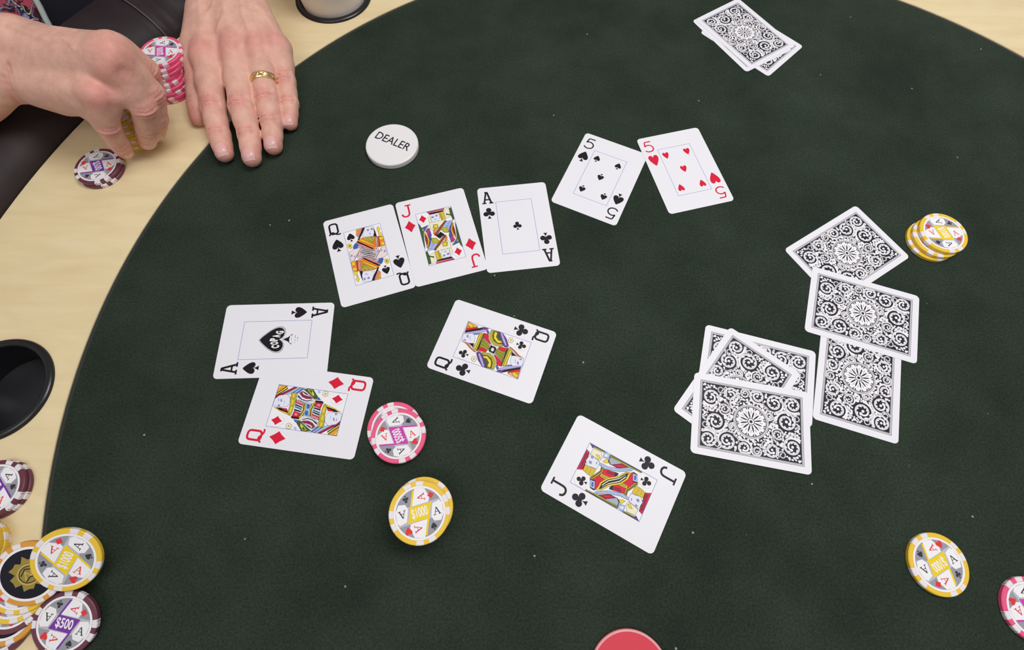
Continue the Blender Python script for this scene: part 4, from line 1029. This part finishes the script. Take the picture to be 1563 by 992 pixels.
for a_, b_ in ((idx_, mid_), (mid_, rin_), (rin_, pin_)):
    a_, b_ = v3(a_), v3(b_)
    L.feats.append(([(a_ + b_) / 2 + v3((2.5, -12, 13)), (a_ + b_) / 2 + v3((0, 8, 14))], 1.6, 5.0))
    L.web((a_ + v3((2, -12, -5))), (b_ + v3((-2, -12, -5))), 6.0, 6)
L.caps += [(v3((-300, 430, 20)), v3((-246, 440, 17)), 11, 9, 10), (v3((-306, 455, 24)), v3((-256, 460, 20)), 13, 11, 12), (v3((-308, 480, 27)), v3((-268, 482, 24)), 14, 13, 12)]
# thumb tucked beside the index finger
L.caps += [(v3((-316, 480, 28)), v3((-316, 440, 24)), 15, 13, 9)]
L.finger([(-301.5, 364.5, 8.6), (-304.5, 378, 10.5), (-309.0, 402, 15.5), (-314, 440, 22)], (8.4, 9.8, 10.4, 12.5), (-0.7, 0.0, 0.7), crease=(0.5, 0.5), nail=False)
L.caps += [(v3((-284, 510, 37)), v3((-322, 640, 56)), 24, 29, 12), (v3((-298, 510, 37)), v3((-332, 640, 56)), 23, 28, 12), (v3((-322, 640, 56)), v3((-365, 745, 66)), 30, 36, 12)]

# --- hand clawed over the chip stack
Rr = Hand()
UPR = (0.61, -0.55, 0.55)
N_ = unit(v3((0.61, -0.61, 0.5)))
mp, mr, mm_, mi_ = (-333.5, 320.5, 76), (-318.5, 337, 89), (-316, 344, 96), (-326, 358, 84)
Rr.finger([(-353, 316.5, 16), (-348, 313.5, 31.5), (-341.5, 312.0, 51), mp], (7.2, 8.0, 9.0, 11.2), UPR)
Rr.finger([(-334.5, 326.5, 18), (-323, 326, 35), (-311.5, 326.5, 57), mr], (7.8, 9.0, 10.0, 12.0), UPR)
Rr.finger([(-328, 336, 20), (-317.5, 335.8, 36.5), (-307.5, 338.8, 60.5), mm_], (8.2, 9.4, 10.6, 12.4), UPR)
Rr.finger([(-336, 362, 24), (-325, 363, 40), (-318, 363, 62), mi_], (8.2, 9.4, 10.6, 12.0), UPR)
Rr.finger([(-377, 362, 24), (-386, 371, 38), (-395, 380, 58), (-402, 383, 72)], (9.0, 10.0, 11.0, 13.0), (-0.6, 0.6, 0.3), nail=False)
cr = [(-417, 349, 66), (-414, 356, 73), (-411, 363, 80), (-409, 370, 83)]
for m_, c_, r_ in zip((mp, mr, mm_, mi_), cr, (11.6, 12.4, 12.8, 12.6)):
    Rr.caps.append((v3(m_), v3(c_), r_, 14.0, 10))
    top = v3(m_) + N_ * (r_ - 0.4)
    Rr.feats.append(([top], -0.9, 8.5)); Rr.red.append((top, 14.0, 0.9))
    a_, b_ = v3(m_) + N_ * r_ + (v3(c_) - v3(m_)) * 0.12, v3(c_) + N_ * 16.0
    Rr.feats.append(([a_ + (b_ - a_) * t for t in (0, .33, .66, 1)], -1.5, 3.2))
for a_, b_ in ((mp, mr), (mr, mm_), (mm_, mi_)):
    a_, b_ = v3(a_), v3(b_)
    Rr.feats.append(([(a_ + b_) / 2 + N_ * 11 + v3((3, -4, -6)), (a_ + b_) / 2 + N_ * 12 + v3((-9, 1, -2))], 1.8, 5.0))
    Rr.web(a_ + v3((3, -2, -10)), b_ + v3((3, -2, -10)), 7.0, 6)
Rr.caps += [(v3((-411, 346, 61)), v3((-352, 324, 63)), 13, 12, 12), (v3((-398, 343, 60)), v3((-376, 335, 59)), 13.5, 13, 12), (v3((-350, 340, 72)), v3((-345, 355, 80)), 13, 13, 10), (v3((-405, 378, 72)), v3((-420, 372, 74)), 13, 16, 10)]
WR = [(v3((-423, 349, 65)), v3((-466, 331, 59)), 17, 24, 12), (v3((-416, 371, 84)), v3((-466, 356, 80)), 17, 24, 12), (v3((-466, 342, 66)), v3((-560, 322, 70)), 32, 38, 14), (v3((-560, 322, 70)), v3((-660, 335, 80)), 38, 44, 14)]
Rr.caps += WR
Rr.lines = [([(-403.3, 346.7, 79), (-405.8, 341.5, 72), (-408.2, 337.9, 64), (-410.7, 337.1, 55)], 1.7, 1.5), ([(-411.7, 341.3, 72), (-416.3, 337.7, 64), (-422.6, 335.8, 56)], 1.7, 1.6),
            ([(-369, 333.8, 62), (-372.1, 328, 57), (-373, 324.8, 53)], 0.9, 1.4), ([(-363.5, 330.3, 62), (-366.5, 325.6, 56), (-366.6, 323.1, 52)], 0.9, 1.4),
            ([(-368.6, 366, 98), (-357.3, 363.4, 98), (-347, 358.3, 97)], -1.2, 2.4), ([(-400, 366, 96), (-378.2, 357.1, 95), (-362.2, 351.3, 93), (-348.5, 349.2, 95), (-335.4, 345.3, 95)], -1.3, 2.4)]
L.lines = [([(-254, 440, 42), (-262, 455, 46), (-266, 475, 50), (-270, 500, 52)], -1.3, 2.2), ([(-285, 438, 42), (-279, 455, 48), (-284, 480, 53)], -1.0, 2.0), ([(-300, 452, 45), (-292, 470, 50), (-296, 495, 52)], -0.9, 2.0)]

body_V, body_Q, body_C, base = [], [], [], 0
def add_part(hand, lo, hi, h, grain=True):
    global base
    f = Field(lo, hi, h)
    for c in hand.caps: f.cap(*c)
    for p in hand.feats: f.feat(*p)
    for pts, A, sg in getattr(hand, 'lines', []):      # folds, tendons and veins lie on the skin
        Q = []
        for p in smooth_curve(pts, k=3):
            p = np.array(p, float)
            for _ in range(8):
                e = 1.2; g = np.array([f.sample(p + e * u_) - f.sample(p - e * u_) for u_ in np.eye(3)]) / (2 * e)
                p = p - f.sample(p) * g / max(g @ g, 0.2)
            Q.append(p)
        f.feat(Q, A, sg)
        if A > 0: hand.red += [(q, 2.2, 0.8) for q in Q]
    V, Q = f.mesh()
    body_V.append(V); body_Q.append(Q + base); body_C.append(skin_cols(V, hand.red)); base += len(V)
    return f
fl_ = add_part(L, (-372, 302, -2), (-190, 640, 100), H_FINE)
fr_ = add_part(Rr, (-560, 288, 2), (-280, 420, 134), H_FINE)
# --- the rest of the figure, mostly outside the frame, seated behind the armrest
B = Hand()
SD = v3((0.49, 0.87, 0)); FD = v3((0.87, -0.49, 0)); CB = v3((-628, 582, 0))
P_ = lambda s, f, z: CB + SD * s + FD * f + v3((0, 0, z))
torso = [(P_(-85, -20, -225), P_(85, -20, -225), 118, 118, 40), (P_(-80, 0, -60), P_(80, 0, -60), 122, 122, 40), (P_(-95, -10, 120), P_(95, -10, 120), 112, 112, 40), (P_(-130, -20, 260), P_(130, -20, 260), 72, 72, 40)]
B.caps += torso
B.caps += [(P_(0, -20, 300), P_(0, 20, 400), 58, 55, 30), (P_(0, 25, 440), P_(0, 60, 510), 78, 66, 25), (P_(0, 5, 500), P_(0, 15, 530), 88, 84, 25), (P_(0, 75, 430), P_(0, 85, 425), 36, 30, 15),
           (P_(0, 118, 478), P_(0, 108, 505), 12, 7, 8), (P_(-20, 96, 450), P_(20, 96, 450), 9, 9, 6), (P_(-84, 5, 490), P_(-86, -2, 515), 10, 13, 6), (P_(84, 5, 490), P_(86, -2, 515), 10, 13, 6)]
sh_r, sh_l = P_(-180, -20, 270), P_(180, -20, 270)
B.caps += [(sh_r, v3((-660, 335, 80)), 62, 44, 25), (v3((-660, 335, 80)), v3((-545, 324, 70)), 44, 35, 14), (sh_l, v3((-365, 745, 66)), 62, 42, 25), (v3((-365, 745, 66)), v3((-322, 630, 55)), 37, 28, 14)]
for s in (-1, 1):
    B.caps += [(P_(95 * s, -10, -240), P_(130 * s, 390, -260), 88, 62, 20), (P_(130 * s, 390, -260), P_(130 * s, 330, -680), 58, 42, 15), (P_(130 * s, 320, -715), P_(140 * s, 440, -728), 36, 30, 12)]
fb_ = add_part(B, (-1010, 190, -762), (-110, 1000, 640), 8.0)
np_obj('body', np.concatenate(body_V) - PO, np.concatenate(body_Q), skin_material(), person, np.concatenate(body_C))

def cloth(name, caps, grow, lo, hi, m, h=7.0, cut=None):
    f = Field(lo, hi, h)
    for a, b, ra, rb, k in caps: f.cap(a, b, ra + grow, rb + grow, k)
    if cut: cut(f)
    V, Q = f.mesh()
    return np_obj(name, V - PO, Q, m, person)
arms = [(sh_r, sh_r + (v3((-660, 335, 80)) - sh_r) * 0.55, 66, 60, 25), (sh_l, sh_l + (v3((-365, 745, 66)) - sh_l) * 0.55, 66, 58, 25)]
cloth('undershirt', torso, 6, (-1000, 200, -340), (-300, 960, 372), mat('navy_cloth', '#23242c', 0.9, spec=0.1), 8.0)
EDGE = v3((-510, 519, 0))
def open_front(f):
    X = (f.lo[0] + f.h * np.arange(f.n[0]))[:, None, None]; Y = (f.lo[1] + f.h * np.arange(f.n[1]))[None, :, None]
    s = (X - EDGE[0]) * SD[0] + (Y - EDGE[1]) * SD[1]
    fr = (X - CB[0]) * FD[0] + (Y - CB[1]) * FD[1]
    Z = (f.lo[2] + f.h * np.arange(f.n[2]))[None, None, :]
    s = s - 0.5 * np.clip(Z, -60, 60)
    gap = np.minimum(np.minimum(s, 70 - s), fr) + 0 * f.F
    f.F = np.maximum(f.F, gap.astype(np.float32))
cloth('shirt', torso + arms, 13, (-1020, 180, -330), (-280, 980, 372), shirt_material(), 5.0, open_front)
f0 = [P_(float((EDGE - CB) @ SD) - 1 + 0.5 * max(-60, min(60, z)), 0, z) for z in range(-280, 300, 10)]
pts = []
for p in f0:
    q = p + FD * 240
    while fb_.sample(q) > 16 and (q - p) @ FD > 0: q = q - FD * 3
    pts.append(q)
V, F = tube([tuple(p) for p in pts], 3.0, 8)
mesh_obj('shirt_edge_trim', [Vector(v) - Vector(PO * MM) for v in V], F, [mat('pale_trim', '#b9c4c0', 0.8)], person, smooth=True)
legs = [c for c in B.caps[-6:]]
cloth('trousers', [c for i, c in enumerate(legs) if i % 3 != 2] + [(P_(-80, -20, -230), P_(80, -20, -230), 112, 112, 30)], 9, (-1000, 200, -700), (-150, 990, -105), mat('black_trousers', '#1d1d22', 0.9, spec=0.1), 8.0)
for s in (-1, 1):
    cloth('shoe', [(P_(130 * s, 315, -718), P_(140 * s, 445, -730), 36, 28, 12)], 5, (-760, 100, -760), (-60, 800, -660), mat('shoe_leather', '#241e1c', 0.5), 6.0)
cloth('hair', [(P_(0, -8, 505), P_(0, 2, 536), 88, 86, 25)], 5, (-820, 380, 380), (-430, 780, 660), mat('grey_brown_hair', '#5a4a40', 0.8, spec=0.2), 6.0,
      lambda f: setattr(f, 'F', np.maximum(f.F, ((((f.lo[0] + f.h * np.arange(f.n[0]))[:, None, None] - CB[0]) * FD[0] + ((f.lo[1] + f.h * np.arange(f.n[1]))[None, :, None] - CB[1]) * FD[1] - 62) * 0.8 - ((f.lo[2] + f.h * np.arange(f.n[2]))[None, None, :] - 545) * 0.9).astype(np.float32))))
m_eye, m_iris = mat('eye_white', '#e8e4e0', 0.2), mat('iris_brown', '#3a2a20', 0.2)
def on_face(sx, z, depth):
    q = P_(sx, 230, z)
    while fb_.sample(q) > -depth and (q - P_(sx, 0, z)) @ FD > 0: q = q - FD * 1.0
    return q
def blob(name, c, rx, ry, rz, m, parent=None):
    V, F = lathe([(math.sin(t) * 1.0 + 1e-4, -math.cos(t)) for t in [math.pi * k / 8 for k in range(9)]], 14)
    V = [Vector((FD[0] * x * rx + SD[0] * y * ry, FD[1] * x * rx + SD[1] * y * ry, z * rz)) for x, y, z in V]
    return mesh_obj(name, V, F, [m], parent or person, smooth=True, loc=Vector((c - PO) * MM))
for s in (-1, 1):
    e = blob('eye', on_face(31 * s, 502, 7), 9, 14, 7.5, m_eye)
    i_ = blob('iris', on_face(31 * s, 502, 7), 9.6, 5.5, 5.5, m_iris, e); i_.location = (0, 0, 0)
    blob('eyebrow', on_face(31 * s, 521, 1), 4, 20, 3.5, mat('grey_brown_hair', '#5a4a40', 0.8, spec=0.2))
blob('mouth', on_face(0, 449, 2), 5, 24, 5, mat('lips', '#b8736c', 0.5))

# fingernails follow the fingertip surface
m_nail = mat('fingernail', '#e3b0ac', 0.28, spec=0.5)
m_tip = mat('nail_edge', '#e6bfb8', 0.35)
def nail(f, J0, d, n, l, r):
    U, W = 9, 9
    V, F, M = [], [], []
    hw, ln = r * 0.66, r * 1.42
    for i in range(U):
        for j in range(W):
            u = i / (U - 1) * 2 - 1; w = j / (W - 1) * 2 - 1
            su = math.copysign(abs(u) ** 0.9, u)
            k = (1 - 0.22 * max(0, -su) ** 2.5 - 0.10 * max(0, su) ** 3)
            x = J0 + d * (r * 0.10 + su * ln / 2 * (1 - 0.16 * w * w)) + l * (w * hw * k)
            p = x + n * (r + 6)
            for _ in range(60):
                s = f.sample(p)
                if s < 0.05: break
                p = p - n * max(0.1, s * 0.7)
            lift = 0.35 - 0.42 * max(abs(w) ** 4, max(0, -u) ** 5)
            V.append((p + n * lift - PO) * MM)
    for i in range(U - 1):
        for j in range(W - 1):
            F.append((i * W + j, (i + 1) * W + j, (i + 1) * W + j + 1, i * W + j + 1)); M.append(1 if i == U - 2 else 0)
    return mesh_obj('fingernail', V, F, [m_nail, m_tip], person, M, smooth=True)
for hnd, f in ((L, fl_), (Rr, fr_)):
    for J0, d, n, l, r in hnd.nails: nail(f, J0, d, n, l, r)

# wedding band
def band(p, d, r, width):
    rng = random.Random(3)
    V, F = [], []
    prof = [(r + 0.2, -width / 2), (r + 1.1, -width / 2), (r + 1.5, -width * 0.38), (r + 1.1, -width * 0.3), (r + 1.7, -width * 0.2), (r + 1.8, 0), (r + 1.7, width * 0.2), (r + 1.1, width * 0.3), (r + 1.5, width * 0.38), (r + 1.1, width / 2), (r + 0.2, width / 2)]
    n = 72
    for i in range(n):
        a = 2 * math.pi * i / n
        for q, (rr_, z) in enumerate(prof):
            k = (0.35 * math.sin(i * 2 * math.pi / 6 + (q % 2) * 1.5) + rng.uniform(-.12, .12)) if 3 < q < 7 else 0
            V.append(((rr_ + k) * math.cos(a) * MM, (rr_ + k) * math.sin(a) * MM, z * MM))
    m = len(prof)
    for i in range(n):
        for q in range(m):
            F.append((i * m + q, ((i + 1) % n) * m + q, ((i + 1) % n) * m + (q + 1) % m, i * m + (q + 1) % m))
    o = mesh_obj('wedding_ring', V, F, [mat('polished_gold', '#ead09a', 0.26, metal=1.0)], person, loc=Vector((v3(p) - PO) * MM))
    o.rotation_euler = Vector(d).to_track_quat('Z', 'Y').to_euler()
    return o
pa, pb = v3((-236.1, 378.5, 18.0)), v3(rin_)
band(pa + (pb - pa) * 0.36, unit(pb - pa), 10.9, 6.4)['label'] = 'gold band ring with cut facets'

# stool under the player
stool = tag(empty('stool', (CB[0] * MM, CB[1] * MM, FLOOR_Z * MM), (0, 0, math.atan2(FD[1], FD[0]))), 'dark round stool under the player, outside the frame', 'stool')
V, F = lathe([(0.001, 340), (170, 340), (185, 350), (185, 375), (170, 388), (0.001, 388)], 40); mesh_obj('seat', V, F, [m_seat], stool)
for sx in (-1, 1):
    for sy in (-1, 1):
        V, F = box_vf(sx * 100, sy * 100, 170, 28, 28, 340); mesh_obj('leg', V, F, [m_metal], stool)
